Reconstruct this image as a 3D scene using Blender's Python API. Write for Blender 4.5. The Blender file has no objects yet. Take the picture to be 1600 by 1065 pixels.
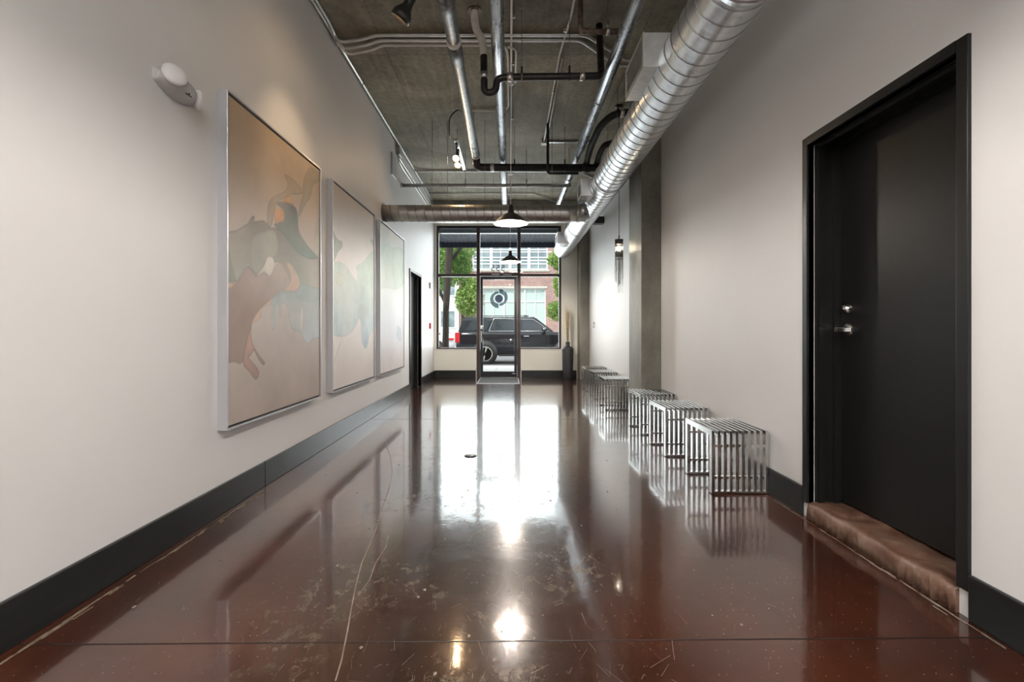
import bpy, bmesh, math, random
import numpy as np
from mathutils import Vector, Matrix
random.seed(7)
S = bpy.context.scene
COL = S.collection
PI = math.pi
EYE = 1.05            # camera height
CEIL = 3.79           # ceiling height
XL, XR = -1.66, 1.67  # hall side walls
YB = 10.70            # inner face of the street wall
YR = -5.0             # rear end of the hall

# ------------------------------------------------------------------ camera
cam = bpy.data.cameras.new('camera'); cam_o = bpy.data.objects.new('camera', cam)
COL.objects.link(cam_o); S.camera = cam_o
cam_o.location = (0, 0, EYE); cam_o.rotation_euler = (PI/2, 0, 0)
cam.sensor_width = 36; cam.lens = 36*765/1600
cam.shift_x = 3/1600; cam.shift_y = -17.5/1600
cam.clip_start = .02; cam.clip_end = 500

# ------------------------------------------------------------------ exposure
S.view_settings.view_transform = 'Standard'; S.view_settings.look = 'None'
S.view_settings.gamma = 1; S.view_settings.use_curve_mapping = False
S.view_settings.exposure = 0.38

# ------------------------------------------------------------------ sky, sun
W = bpy.data.worlds.new('world'); S.world = W; W.use_nodes = True
wn = W.node_tree.nodes; bg = wn['Background']
bg.inputs['Color'].default_value = (.90, .96, 1.0, 1); bg.inputs['Strength'].default_value = 2.1
def lamp(kind, name, loc, rot, energy, color=(1,1,1), **kw):
    d = bpy.data.lights.new(name, kind); d.energy = energy; d.color = color
    for k, v in kw.items(): setattr(d, k, v)
    o = bpy.data.objects.new(name, d); COL.objects.link(o); o.location = loc; o.rotation_euler = rot
    return o
sun_dir = Vector((.45, .55, -.85))
lamp('SUN', 'sun', (0, 0, 20), sun_dir.to_track_quat('-Z', 'Y').to_euler(), 3.2, (1, .95, .86), angle=.01)
# added area light outside the glass, boosting the daylight from the street
lamp('AREA', 'street_daylight_fill', (-.24, YB+.25, 1.9), (-PI/2, 0, 0), 90, (.93, .98, 1), shape='RECTANGLE', size=2.6, size_y=2.6)

# ------------------------------------------------------------------ materials
def mat(name, color, rough=.5, metal=0, **kw):
    m = bpy.data.materials.new(name); m.use_nodes = True
    b = m.node_tree.nodes['Principled BSDF']
    b.inputs['Base Color'].default_value = (*color, 1); b.inputs['Roughness'].default_value = rough
    b.inputs['Metallic'].default_value = metal
    for k, v in kw.items(): b.inputs[k.replace('_', ' ')].default_value = v
    return m
class NT:
    def __init__(s, m): s.t = m.node_tree; s.b = s.t.nodes['Principled BSDF']
    def n(s, kind, **kw):
        x = s.t.nodes.new('ShaderNode'+kind)
        for k, v in kw.items():
            if k.startswith('i_'): x.inputs[k[2:].replace('_', ' ')].default_value = v
            else: setattr(x, k, v)
        return x
    def l(s, a, b): s.t.links.new(a, b)
    def coords(s, scale=(1,1,1), rot=(0,0,0), obj=True):
        tc = s.n('TexCoord'); mp = s.n('Mapping'); mp.inputs['Scale'].default_value = scale; mp.inputs['Rotation'].default_value = rot
        s.l(tc.outputs['Object'], mp.inputs['Vector']); return mp.outputs['Vector']
    def noise(s, vec, scale, detail=5, rough=.55, dist=0):
        x = s.n('TexNoise'); x.inputs['Scale'].default_value = scale; x.inputs['Detail'].default_value = detail
        x.inputs['Roughness'].default_value = rough; x.inputs['Distortion'].default_value = dist
        s.l(vec, x.inputs['Vector']); return x.outputs['Fac']
    def ramp(s, fac, stops, interp='LINEAR'):
        r = s.n('ValToRGB'); r.color_ramp.interpolation = interp
        e = r.color_ramp.elements
        while len(e) < len(stops): e.new(.5)
        for k, (p, c) in enumerate(stops):
            e[k].position = p; e[k].color = (*c, 1) if len(c) == 3 else c
        s.l(fac, r.inputs['Fac']); return r.outputs['Color']
    def mix(s, fac, a, b, mode='MIX'):
        x = s.n('Mix', data_type='RGBA', blend_type=mode)
        for i, v in ((0, fac), (6, a), (7, b)):
            if hasattr(v, 'links') or hasattr(v, 'is_linked'): s.l(v, x.inputs[i])
            else: x.inputs[i].default_value = v if i == 0 else (*v, 1)
        return x.outputs[2]
    def bump(s, h, strength=.2, dist=.01):
        b = s.n('Bump'); b.inputs['Strength'].default_value = strength; b.inputs['Distance'].default_value = dist
        s.l(h, b.inputs['Height']); s.l(b.outputs['Normal'], s.b.inputs['Normal'])
def g(v): return (v, v, v)
def rgb(r, gg, b):   # sRGB 0-255 to linear
    f = lambda c: (c/255/12.92) if c/255 <= .04045 else ((c/255+.055)/1.055)**2.4
    return (f(r), f(gg), f(b))

def noisy(name, c1, c2, scale, rough=.5, metal=0, bump=0, stretch=(1,1,1), detail=5, rvar=0, **kw):
    m = mat(name, c1, rough, metal, **kw); t = NT(m)
    v = t.coords(stretch); f = t.noise(v, scale, detail)
    t.l(t.ramp(f, [(.3, c1), (.7, c2)]), t.b.inputs['Base Color'])
    if rvar:
        r = t.n('MapRange'); r.inputs['To Min'].default_value = rough-rvar; r.inputs['To Max'].default_value = rough+rvar
        t.l(f, r.inputs['Value']); t.l(r.outputs['Result'], t.b.inputs['Roughness'])
    if bump: t.bump(f, bump, .004)
    return m
M = {}
M['wall'] = noisy('wall_paint', (.655,.645,.635), (.685,.675,.665), 1.3, .5, bump=.05)
M['cream'] = noisy('cream_paint', (.80,.78,.70), (.84,.82,.74), 2, .5)
M['black_paint'] = noisy('black_paint', (.007,.007,.007), (.010,.010,.010), 6, .35, bump=.05, Specular_IOR_Level=.35)
M['base'] = noisy('baseboard_paint', (.009,.010,.010), (.016,.018,.018), 5, .28, bump=.04, stretch=(1,.2,4), Specular_IOR_Level=.35)
M['door_black'] = noisy('door_paint', (.006,.006,.006), (.009,.009,.009), 30, .38, Specular_IOR_Level=.32)
M['bronze'] = noisy('bronze_aluminium', (.045,.03,.028), (.06,.042,.038), 8, .35, .4)
M['leaf_frame'] = noisy('dark_aluminium', (.014,.014,.018), (.02,.02,.025), 8, .3, .3)
M['galv'] = noisy('galvanised_duct', (.62,.64,.66), (.80,.82,.84), 9, .30, .92, rvar=.07, stretch=(1,3,1))
M['galv_seam'] = noisy('duct_seam', (.30,.31,.33), (.5,.51,.53), 9, .38, .9)
M['galv_dull'] = noisy('dull_galvanised', (.38,.37,.36), (.52,.51,.49), 10, .36, .9, rvar=.06)
M['steel_pipe'] = noisy('steel_pipe', (.33,.34,.36), (.46,.47,.50), 8, .28, .95, rvar=.08, stretch=(1,.6,1))
M['grey_pipe'] = noisy('mottled_pipe', (.10,.105,.11), (.34,.35,.36), 30, .42, .8, rvar=.1)
M['iron'] = noisy('cast_iron', (.012,.012,.012), (.03,.028,.027), 14, .45, .3, bump=.1)
M['rust'] = noisy('rusty_steel', (.10,.05,.035), (.25,.2,.17), 25, .5, .5)
M['clamp'] = noisy('steel_clamp', (.55,.52,.5), (.75,.72,.7), 25, .3, .9)
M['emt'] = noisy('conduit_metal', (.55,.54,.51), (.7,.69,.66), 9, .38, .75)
M['emt_dark'] = noisy('shaded_conduit', (.3,.3,.29), (.4,.4,.39), 9, .38, .8)  # darker tone of conduit metal
M['cond_cream'] = noisy('cream_conduit', (.60,.57,.52), (.72,.69,.63), 8, .5)
M['white_wrap'] = noisy('white_pipe_wrap', (.52,.50,.46), (.68,.66,.61), 18, .7, bump=.2)
M['stainless'] = noisy('stainless', (.62,.61,.60), (.72,.71,.70), 12, .17, 1.0, stretch=(1,1,8))
M['chrome'] = noisy('chrome', (.72,.71,.69), (.8,.79,.77), 12, .14, 1.0)
M['rod'] = noisy('threaded_rod', (.2,.2,.2), (.35,.35,.34), 30, .45, .8)
M['frame_silver'] = noisy('silver_frame', (.50,.51,.54), (.58,.59,.62), 6, .32, .65, stretch=(1,1,.3))
M['liner'] = noisy('black_liner', (.006,.006,.006), (.01,.01,.01), 8, .6)
M['plastic'] = noisy('white_plastic', (.60,.59,.58), (.66,.65,.64), 8, .3)
M['plastic_grey'] = noisy('grey_plastic', (.42,.41,.41), (.48,.47,.47), 8, .25)
M['red'] = noisy('red_plastic', (.35,.02,.02), (.45,.03,.03), 8, .35)
M['lamp_black'] = noisy('lamp_black', (.012,.011,.010), (.02,.018,.017), 8, .35)
M['lamp_white'] = noisy('lamp_enamel', (.80,.74,.70), (.84,.78,.74), 8, .3)
M['vase'] = noisy('charcoal_ceramic', (.028,.03,.032), (.045,.048,.05), 12, .45, bump=.1)
M['reed'] = noisy('dry_reed', (.42,.30,.15), (.62,.48,.28), 20, .7)
M['mat'] = noisy('door_mat', (.10,.11,.115), (.16,.17,.175), 90, .75, bump=.5)
M['asphalt'] = noisy('asphalt', (.11,.11,.115), (.16,.16,.165), 12, .85)
M['paving'] = noisy('sidewalk_concrete', (.46,.45,.43), (.58,.57,.54), 3, .8)
M['carblack'] = noisy('black_car_paint', (.004,.005,.009), (.006,.008,.012), 3, .15, 0, Specular_IOR_Level=.3, Coat_Weight=.35, Coat_Roughness=.03)
M['carwhite'] = noisy('white_car_paint', (.75,.75,.76), (.8,.8,.81), 3, .2, Coat_Weight=1.0)
M['carglass'] = noisy('tinted_car_glass', (.015,.02,.026), (.02,.026,.034), 3, .05, 0, Specular_IOR_Level=.5)
M['tyre'] = noisy('tyre_rubber', (.012,.012,.012), (.02,.02,.02), 20, .8)
M['taillight'] = noisy('tail_light', (.5,.02,.03), (.6,.03,.04), 9, .2)
M['bark'] = noisy('bark', (.025,.02,.016), (.075,.06,.048), 10, .9, bump=.6, stretch=(4,4,.6))
M['stone'] = noisy('sill_stone', (.38,.36,.31), (.5,.48,.42), 6, .8)
M['winwhite'] = noisy('white_window_paint', (.75,.76,.76), (.82,.83,.83), 6, .5)
M['blind'] = noisy('mint_blind', (.38,.47,.44), (.44,.52,.49), 2, .5)
M['winglass'] = noisy('far_window_glass', (.10,.14,.16), (.24,.30,.31), 1.6, .12, 0, Specular_IOR_Level=.8)
M['awning_nav'] = noisy('navy_metal', (.012,.017,.035), (.018,.024,.045), 5, .4, .3)
M['awning_grey'] = noisy('corrugated_metal', (.16,.175,.21), (.22,.235,.27), 5, .4, .5)
M['awning_flash'] = noisy('dark_flashing', (.035,.045,.055), (.05,.06,.07), 5, .5, .2)
M['digits'] = noisy('vinyl_digits', (.03,.04,.045), (.04,.05,.055), 5, .5)
M['sticker'] = noisy('pale_sticker', (.4,.42,.5), (.45,.47,.55), 5, .5)
M['grille_dark'] = noisy('grille_dark', (.12,.11,.10), (.22,.2,.18), 12, .5, .3)
M['distant'] = noisy('pale_render', (.45,.46,.45), (.55,.56,.55), 2, .8)

def emit(name, color, strength):
    m = bpy.data.materials.new(name); m.use_nodes = True; t = m.node_tree; t.nodes.clear()
    e = t.nodes.new('ShaderNodeEmission'); o = t.nodes.new('ShaderNodeOutputMaterial')
    e.inputs[0].default_value = (*color, 1); e.inputs[1].default_value = strength
    t.links.new(e.outputs[0], o.inputs[0]); return m
M['bulb'] = emit('pendant_bulb', (1, .88, .78), 1000); M['bulb_far'] = emit('far_pendant_bulb', (1, .90, .80), 2200); M['bulb_near'] = emit('near_pendant_bulb', (1, .92, .86), 1150)
M['bulb_small'] = emit('spot_bulb', (1, .66, .36), 330)
M['bulb_crystal'] = emit('wire_pendant_bulb', (1, .93, .80), 700)
M['exit_red'] = emit('exit_letters', (1, .05, .05), 1.0)

def glass_mat(name, tint, refl=1.0):
    m = bpy.data.materials.new(name); m.use_nodes = True; t = m.node_tree; t.nodes.clear()
    tr = t.nodes.new('ShaderNodeBsdfTransparent'); gl = t.nodes.new('ShaderNodeBsdfGlossy')
    fr = t.nodes.new('ShaderNodeFresnel'); mx = t.nodes.new('ShaderNodeMixShader'); o = t.nodes.new('ShaderNodeOutputMaterial')
    tr.inputs[0].default_value = (*tint, 1); gl.inputs['Roughness'].default_value = .01; gl.inputs[0].default_value = (refl, refl, refl, 1)
    fr.inputs[0].default_value = 1.22
    t.links.new(fr.outputs[0], mx.inputs[0]); t.links.new(tr.outputs[0], mx.inputs[1]); t.links.new(gl.outputs[0], mx.inputs[2])
    t.links.new(mx.outputs[0], o.inputs[0]); return m
M['glass'] = glass_mat('window_glass', (.95,.97,.97))
M['logo'] = glass_mat('etched_vinyl', (.42,.46,.50), .5); M['logo_dark'] = glass_mat('etched_vinyl_centre', (.30,.30,.37), .5)
M['smoke'] = glass_mat('smoked_mesh', (.62,.60,.56))

def concrete_ceiling():
    m = mat('board_marked_concrete', (.2,.19,.16), .75); t = NT(m)
    v = t.coords(); big = t.noise(v, .9, 6, .6, .6)
    c = t.ramp(big, [(.30, (.135,.115,.08)), (.5, (.26,.235,.17)), (.72, (.42,.385,.295))])
    # plywood sheet tone, one value for each sheet
    br = t.n('TexBrick', offset=.0, squash=1.0); br.inputs['Scale'].default_value = 1
    br.inputs['Brick Width'].default_value = 1.22; br.inputs['Row Height'].default_value = 2.44
    br.inputs['Mortar Size'].default_value = .006; br.inputs['Mortar Smooth'].default_value = .2
    br.inputs['Color1'].default_value = (.8,.8,.8,1); br.inputs['Color2'].default_value = (1.15,1.12,1.08,1); br.inputs['Mortar'].default_value = (.55,.53,.5,1)
    t.l(v, br.inputs['Vector']); c = t.mix(.8, c, br.outputs['Color'], 'MULTIPLY')
    v2 = t.coords((1, .16, 1)); w = t.n('TexWave', wave_type='BANDS', bands_direction='X'); w.inputs['Scale'].default_value = 2.6
    w.inputs['Distortion'].default_value = 14; w.inputs['Detail'].default_value = 4; w.inputs['Detail Scale'].default_value = 1.6; w.inputs['Detail Roughness'].default_value = .6
    t.l(v2, w.inputs['Vector'])
    grain = t.ramp(w.outputs['Fac'], [(.0, g(.86)), (.6, g(1.0)), (1.0, g(1.16))])
    c = t.mix(t.ramp(t.noise(v, .8, 2), [(.35, g(.05)), (.65, g(.9))]), c, grain, 'MULTIPLY')
    sp = t.noise(v, 26, 4, .7); c = t.mix(.75, c, t.ramp(sp, [(.3, g(.6)), (.7, g(1.3))]), 'MULTIPLY')
    t.l(c, t.b.inputs['Base Color']); t.bump(sp, .25, .006); return m
M['ceiling'] = concrete_ceiling()
def concrete_col():
    m = mat('column_concrete', (.25,.24,.2), .6); t = NT(m); v = t.coords((1,1,.5))
    a = t.noise(v, 2.2, 7, .65, .4)
    c = t.ramp(a, [(.25, (.10,.095,.08)), (.5, (.19,.18,.15)), (.72, (.30,.285,.24))])
    sp = t.noise(t.coords(), 40, 3, .7); c = t.mix(.4, c, t.ramp(sp, [(.3, g(.7)), (.7, g(1.2))]), 'MULTIPLY')
    t.l(c, t.b.inputs['Base Color']); t.bump(a, .3, .01); return m
M['column'] = concrete_col()
def floor_mat():
    m = mat('stained_concrete', (.1,.03,.02), .2, Coat_Weight=1.0, Coat_Roughness=.045, Coat_IOR=1.52, Specular_IOR_Level=.15); t = NT(m)
    v = t.coords(); a = t.noise(v, .75, 5, .6, .8)
    c = t.ramp(a, [(.30, (.016,.006,.004)), (.45, (.045,.012,.006)), (.58, (.072,.022,.010)), (.72, (.12,.042,.018))])
    # the worn greyer walkway down the middle of the hall
    sep = t.n('SeparateXYZ'); t.l(t.coords(), sep.inputs[0])
    wr = t.n('MapRange', interpolation_type='SMOOTHSTEP'); ab = t.n('Math', operation='ABSOLUTE'); ad = t.n('Math', operation='ADD'); ad.inputs[1].default_value = .15
    t.l(sep.outputs['X'], ad.inputs[0]); t.l(ad.outputs[0], ab.inputs[0]); t.l(ab.outputs[0], wr.inputs['Value'])
    wr.inputs['From Min'].default_value = .15; wr.inputs['From Max'].default_value = .95; wr.inputs['To Min'].default_value = .95; wr.inputs['To Max'].default_value = 0
    n2 = t.noise(v, 1.8, 6, .65, .3); mu = t.n('Math', operation='MULTIPLY'); mr = t.ramp(n2, [(.25, g(.35)), (.65, g(1))])
    t.l(wr.outputs[0], mu.inputs[0]); t.l(mr, mu.inputs[1])
    c = t.mix(mu.outputs[0], c, (.022,.013,.009))
    # scuffed flakes
    n3 = t.noise(t.coords((1,.8,1)), 13, 10, .82, .3); n4 = t.noise(v, 1.3, 3, .5)
    fl = t.n('Math', operation='MULTIPLY'); t.l(t.ramp(n3, [(.52, g(0)), (.585, g(1))]), fl.inputs[0]); t.l(t.ramp(n4, [(.45, g(0)), (.58, g(1))]), fl.inputs[1])
    f1 = t.n('Math', operation='MULTIPLY'); t.l(fl.outputs[0], f1.inputs[0]); t.l(t.ramp(wr.outputs[0], [(.0, g(.12)), (.5, g(1))]), f1.inputs[1])
    f2 = t.n('Math', operation='MULTIPLY'); t.l(f1.outputs[0], f2.inputs[0]); f2.inputs[1].default_value = .85
    c = t.mix(f2.outputs[0], c, (.15,.125,.095))
    sp = t.n('TexVoronoi', voronoi_dimensions='2D'); sp.inputs['Scale'].default_value = 26; t.l(v, sp.inputs['Vector'])
    pres = t.n('Math', operation='MULTIPLY'); t.l(t.ramp(sp.outputs['Distance'], [(.03, g(1)), (.055, g(0))]), pres.inputs[0])
    t.l(t.ramp(sp.outputs['Color'], [(.50, g(0)), (.75, g(1))]), pres.inputs[1]); c = t.mix(pres.outputs[0], c, (.20,.17,.14))
    cw = t.n('Math', operation='SUBTRACT'); cw.inputs[0].default_value = 1; t.l(f2.outputs[0], cw.inputs[1]); t.l(cw.outputs[0], t.b.inputs['Coat Weight'])
    t.l(c, t.b.inputs['Base Color'])
    # gloss: fine scratches and wavy trowel marks
    sc = t.noise(t.coords((14, 1.2, 1), (0,0,.4)), 6, 4, .6); r = t.n('MapRange'); r.inputs['To Min'].default_value = .02; r.inputs['To Max'].default_value = .13
    t.l(sc, r.inputs['Value']); t.l(r.outputs[0], t.b.inputs['Coat Roughness'])
    und = t.noise(v, 7, 3, .5)
    b = t.n('Bump'); b.inputs['Strength'].default_value = .16; b.inputs['Distance'].default_value = .004
    t.l(und, b.inputs['Height']); t.l(b.outputs[0], t.b.inputs['Coat Normal']); t.l(b.outputs[0], t.b.inputs['Normal'])
    return m
M['floor'] = floor_mat()
M['seam'] = noisy('floor_seam', (.004,.003,.003), (.008,.006,.005), 8, .5)
M['scratch'] = noisy('floor_scratch', (.09,.07,.055), (.26,.22,.18), 9, .5)
M['grime'] = noisy('floor_grime', (.20,.16,.11), (.08,.05,.03), 30, .7)
def step_mat():
    m = mat('worn_step', (.3,.2,.15), .38); t = NT(m); v = t.coords(); a = t.noise(v, 7, 7, .7, .5)
    c = t.ramp(a, [(.28, (.05,.022,.012)), (.45, (.12,.06,.038)), (.6, (.19,.12,.085)), (.78, (.33,.26,.205))])
    t.l(c, t.b.inputs['Base Color']); t.bump(a, .5, .01); return m
M['step'] = step_mat()
def brick_mat():
    m = mat('brick', (.3,.15,.12), .85); t = NT(m)
    br = t.n('TexBrick'); br.inputs['Scale'].default_value = 1; br.inputs['Brick Width'].default_value = .24; br.inputs['Row Height'].default_value = .085
    br.inputs['Mortar Size'].default_value = .012; br.inputs['Color1'].default_value = (.30,.13,.10,1); br.inputs['Color2'].default_value = (.19,.085,.075,1); br.inputs['Mortar'].default_value = (.42,.38,.35,1)
    v = t.coords((1,1,1), (PI/2,0,0)); t.l(v, br.inputs['Vector'])
    n = t.noise(t.coords(), 1.5, 5); c = t.mix(.5, br.outputs['Color'], t.ramp(n, [(.3, g(.8)), (.7, g(1.35))]), 'MULTIPLY')
    t.l(c, t.b.inputs['Base Color']); return m
M['brick'] = brick_mat()
def leaf_mat(name, c1, c2):
    m = mat(name, c1, .5); t = NT(m); f = t.noise(t.coords(), 3, 3)
    col = t.ramp(f, [(.3, c1), (.7, c2)]); t.l(col, t.b.inputs['Base Color'])
    tl = t.n('BsdfTranslucent'); t.l(col, tl.inputs[0]); mx = t.n('MixShader'); mx.inputs[0].default_value = .4
    t.l(t.b.outputs[0], mx.inputs[1]); t.l(tl.outputs[0], mx.inputs[2])
    out = [n for n in t.t.nodes if n.type == 'OUTPUT_MATERIAL'][0]; t.l(mx.outputs[0], out.inputs[0]); return m
M['leaf'] = leaf_mat('leaves_mid', (.06,.14,.03), (.16,.30,.06))
M['leaf_light'] = leaf_mat('leaves_light', (.14,.26,.05), (.36,.48,.14))

# ------------------------------------------------------------------ mesh builder
class MB:
    def __init__(s): s.bm = bmesh.new()
    def quad(s, pts, mi=0):
        f = s.bm.faces.new([s.bm.verts.new(p) for p in pts]); f.material_index = mi; return s
    def box(s, x0, x1, y0, y1, z0, z1, mi=0, bev=0):
        vs = [s.bm.verts.new((x, y, z)) for z in (z0, z1) for y in (y0, y1) for x in (x0, x1)]
        fs = []
        for q in ((0,2,3,1), (4,5,7,6), (0,1,5,4), (2,6,7,3), (0,4,6,2), (1,3,7,5)):
            f = s.bm.faces.new([vs[i] for i in q]); f.material_index = mi; fs.append(f)
        if bev:
            es = list({e for f in fs for e in f.edges})
            bmesh.ops.bevel(s.bm, geom=es, offset=bev, segments=2, profile=.5, affect='EDGES', material=mi)
        return s
    def obox(s, c, ax, size, mi=0):   # oriented box: centre, long axis, (length, w, h)
        ax = Vector(ax).normalized(); up = Vector((0,0,1)) if abs(ax.z) < .9 else Vector((0,1,0))
        sd = ax.cross(up).normalized(); up = sd.cross(ax); c = Vector(c); l, w, h = [q/2 for q in size]
        vs = [s.bm.verts.new(c+ax*a*l+sd*b*w+up*d*h) for d in (-1,1) for b in (-1,1) for a in (-1,1)]
        for q in ((0,2,3,1), (4,5,7,6), (0,1,5,4), (2,6,7,3), (0,4,6,2), (1,3,7,5)):
            s.bm.faces.new([vs[i] for i in q]).material_index = mi
        return s
    def tube(s, pts, r, seg=12, bend=0, mi=0, cap=True, bseg=6):
        pts = [Vector(p) for p in pts]
        if bend:
            out = [pts[0]]
            for i in range(1, len(pts)-1):
                a, b, c = pts[i-1], pts[i], pts[i+1]; u = (a-b); v = (c-b)
                d = min(bend, u.length*.49, v.length*.49); p0 = b+u.normalized()*d; p1 = b+v.normalized()*d
                for k in range(bseg+1):
                    t = k/bseg; out.append(p0*(1-t)**2+b*2*t*(1-t)+p1*t*t)
            out.append(pts[-1]); pts = out
        n = len(pts); rs = r if isinstance(r, (list, tuple)) else [r]*n
        if len(rs) != n: rs = [rs[0]+(rs[-1]-rs[0])*i/(n-1) for i in range(n)]
        tg = [(pts[min(i+1, n-1)]-pts[max(i-1, 0)]).normalized() for i in range(n)]
        ref = Vector((0,0,1)) if abs(tg[0].z) < .9 else Vector((1,0,0))
        nrm = tg[0].cross(ref).normalized(); rings = []
        for i in range(n):
            nrm = (nrm-tg[i]*nrm.dot(tg[i])).normalized(); bn = tg[i].cross(nrm)
            rings.append([s.bm.verts.new(pts[i]+(nrm*math.cos(2*PI*k/seg)+bn*math.sin(2*PI*k/seg))*rs[i]) for k in range(seg)])
        for a, b in zip(rings, rings[1:]):
            for k in range(seg):
                f = s.bm.faces.new((a[k], a[(k+1)%seg], b[(k+1)%seg], b[k])); f.smooth = True; f.material_index = mi
        if cap:
            s.bm.faces.new(rings[0][::-1]).material_index = mi; s.bm.faces.new(rings[-1]).material_index = mi
        return s
    def lathe(s, prof, c=(0,0,0), axis='Z', seg=32, mi=0, smooth=True):
        c = Vector(c); rings = []
        for (r, h) in prof:
            ring = []
            for k in range(seg):
                a = 2*PI*k/seg; p = (r*math.cos(a), r*math.sin(a), h)
                if axis == 'Y': p = (p[0], p[2], p[1])
                if axis == 'X': p = (p[2], p[0], p[1])
                ring.append(s.bm.verts.new(c+Vector(p)))
            rings.append(ring)
        for a, b in zip(rings, rings[1:]):
            for k in range(seg):
                f = s.bm.faces.new((a[k], a[(k+1)%seg], b[(k+1)%seg], b[k])); f.smooth = smooth; f.material_index = mi
        if prof[0][0] > 1e-4: s.bm.faces.new(rings[0][::-1]).material_index = mi
        if prof[-1][0] > 1e-4: s.bm.faces.new(rings[-1]).material_index = mi
        return s
    def prism(s, pts, d, mi=0):      # polygon swept by vector d
        d = Vector(d); a = [s.bm.verts.new(p) for p in pts]; b = [s.bm.verts.new(Vector(p)+d) for p in pts]
        s.bm.faces.new(a[::-1]).material_index = mi; s.bm.faces.new(b).material_index = mi
        for k in range(len(a)):
            s.bm.faces.new((a[k], a[(k+1)%len(a)], b[(k+1)%len(a)], b[k])).material_index = mi
        return s
    def ell(s, c, rad, seg=20, rings=12, mi=0):
        c = Vector(c); rr = []
        for i in range(1, rings):
            th = PI*i/rings
            rr.append([s.bm.verts.new(c+Vector((rad[0]*math.sin(th)*math.cos(2*PI*k/seg), rad[1]*math.sin(th)*math.sin(2*PI*k/seg), rad[2]*math.cos(th)))) for k in range(seg)])
        t = s.bm.verts.new(c+Vector((0,0,rad[2]))); b = s.bm.verts.new(c-Vector((0,0,rad[2])))
        for a, q in zip(rr, rr[1:]):
            for k in range(seg):
                f = s.bm.faces.new((a[k], q[k], q[(k+1)%seg], a[(k+1)%seg])); f.smooth = True; f.material_index = mi
        for k in range(seg):
            for tri in ((t, rr[0][k], rr[0][(k+1)%seg]), (b, rr[-1][(k+1)%seg], rr[-1][k])):
                f = s.bm.faces.new(tri); f.smooth = True; f.material_index = mi
        return s
    def build(s, name, m, parent=None, mats=None):
        bmesh.ops.recalc_face_normals(s.bm, faces=s.bm.faces[:])
        me = bpy.data.meshes.new(name); s.bm.to_mesh(me); s.bm.free()
        for x in ([m]+list(mats or [])): me.materials.append(M[x] if isinstance(x, str) else x)
        o = bpy.data.objects.new(name, me); COL.objects.link(o)
        if parent is not None:
            o.parent = parent
        return o
def tag(o, label, cat, group=None, kind=None):
    o['label'] = label; o['category'] = cat
    if group: o['group'] = group
    if kind: o['kind'] = kind
    return o
def root(name, loc, label, cat, group=None, kind=None):
    o = bpy.data.objects.new(name, None); COL.objects.link(o); o.location = loc; o.empty_display_size = .1
    return tag(o, label, cat, group, kind)
class Loc:   # build children in world coordinates below an Empty standing at its base
    def __init__(s, r): s.r = r
    def add(s, mb, name, m, parent=None, mats=None, label=None):
        p = parent or s.r
        off = Vector((0,0,0)); q = p
        while q is not None: off += q.location; q = q.parent
        for v in mb.bm.verts: v.co -= off
        o = mb.build(name, m, p, mats)
        if label: o['label'] = label
        return o
def struct(mb, name, m, label, cat, mats=None):
    return tag(mb.build(name, m, None, mats), label, cat, None, 'structure')

# ================================================================== THE SETTING
# floor with its saw-cut seams, crack and scratches
fb = MB(); fb.box(XL-.3, XR+.3, YR, YB+.3, -.2, 0)
def strip(pts, w, z=.0006, mi=1):
    for (a, b) in zip(pts, pts[1:]):
        a = Vector((*a, z)); b = Vector((*b, z)); n = (b-a).cross(Vector((0,0,1))).normalized()*w/2
        fb.quad([a-n, b-n, b+n, a+n], mi)
strip([(XL, 1.632), (XR, 1.672)], .006); strip([(XL, 5.74), (XR, 5.76)], .006); strip([(XL, 9.4), (XR, 9.4)], .006)
crk = [(601,690),(610,712),(613,738),(607,765),(598,790),(590,820),(578,850),(565,880),(556,915),(549,950),(543,985),(534,1030),(524,1064)]
strip([((x-797)*803.25/(y-515)/765, 803.25/(y-515)) for x, y in crk], .005, .0007, 2)
strip([(-.62,2.5),(-.60,2.36),(-.605,2.2),(-.59,2.05),(-.60,1.93)], .004, .0007, 2)
for k in range(520):
    x = random.gauss(-.1, .6); y = 1.45+random.random()**1.6*5.5
    if abs(x) > 1.5: continue
    a = random.gauss(PI/2, .5); L = random.uniform(.02, .12)*random.random()**1.5+.006
    strip([(x, y), (x+math.cos(a)*L, y+math.sin(a)*L)], random.uniform(.0004, .0013), .0008, 2)
for k in range(60):
    x = random.gauss(-.2, .6); y = 1.45+random.random()*2.5
    if abs(x) > 1.5: continue
    rr = random.uniform(.003, .010); q = [(x+rr*random.uniform(.5,1)*math.cos(2*PI*i/6), y+rr*1.6*random.uniform(.5,1)*math.sin(2*PI*i/6), .0009) for i in range(6)]
    fb.quad(q, 2)
for k in range(90):   # worn line beside the left baseboard
    y = random.uniform(1.5, 3.2); x = XL+.055+abs(random.gauss(0, .012)); L = random.uniform(.03, .1)
    strip([(x, y), (x+random.uniform(-.004,.004), y+L)], random.uniform(.003, .010), .0010+k*2e-6, 3)
for k in range(60):   # and beside the right step
    y = random.uniform(1.6, 3.0); x = XR-.035-abs(random.gauss(0, .006)); L = random.uniform(.03, .09)
    strip([(x, y), (x, y+L)], random.uniform(.003, .007), .0010+k*2e-6, 2)
struct(fb, 'floor', 'floor', 'glossy red-brown stained concrete floor of the hall', 'floor', ['seam', 'scratch', 'grime'])

cb = MB(); cb.box(XL-.3, XR+.3, YR, YB+.3, CEIL, CEIL+.25)
struct(cb, 'ceiling', 'ceiling', 'raw board-marked grey concrete ceiling', 'ceiling')

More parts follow.
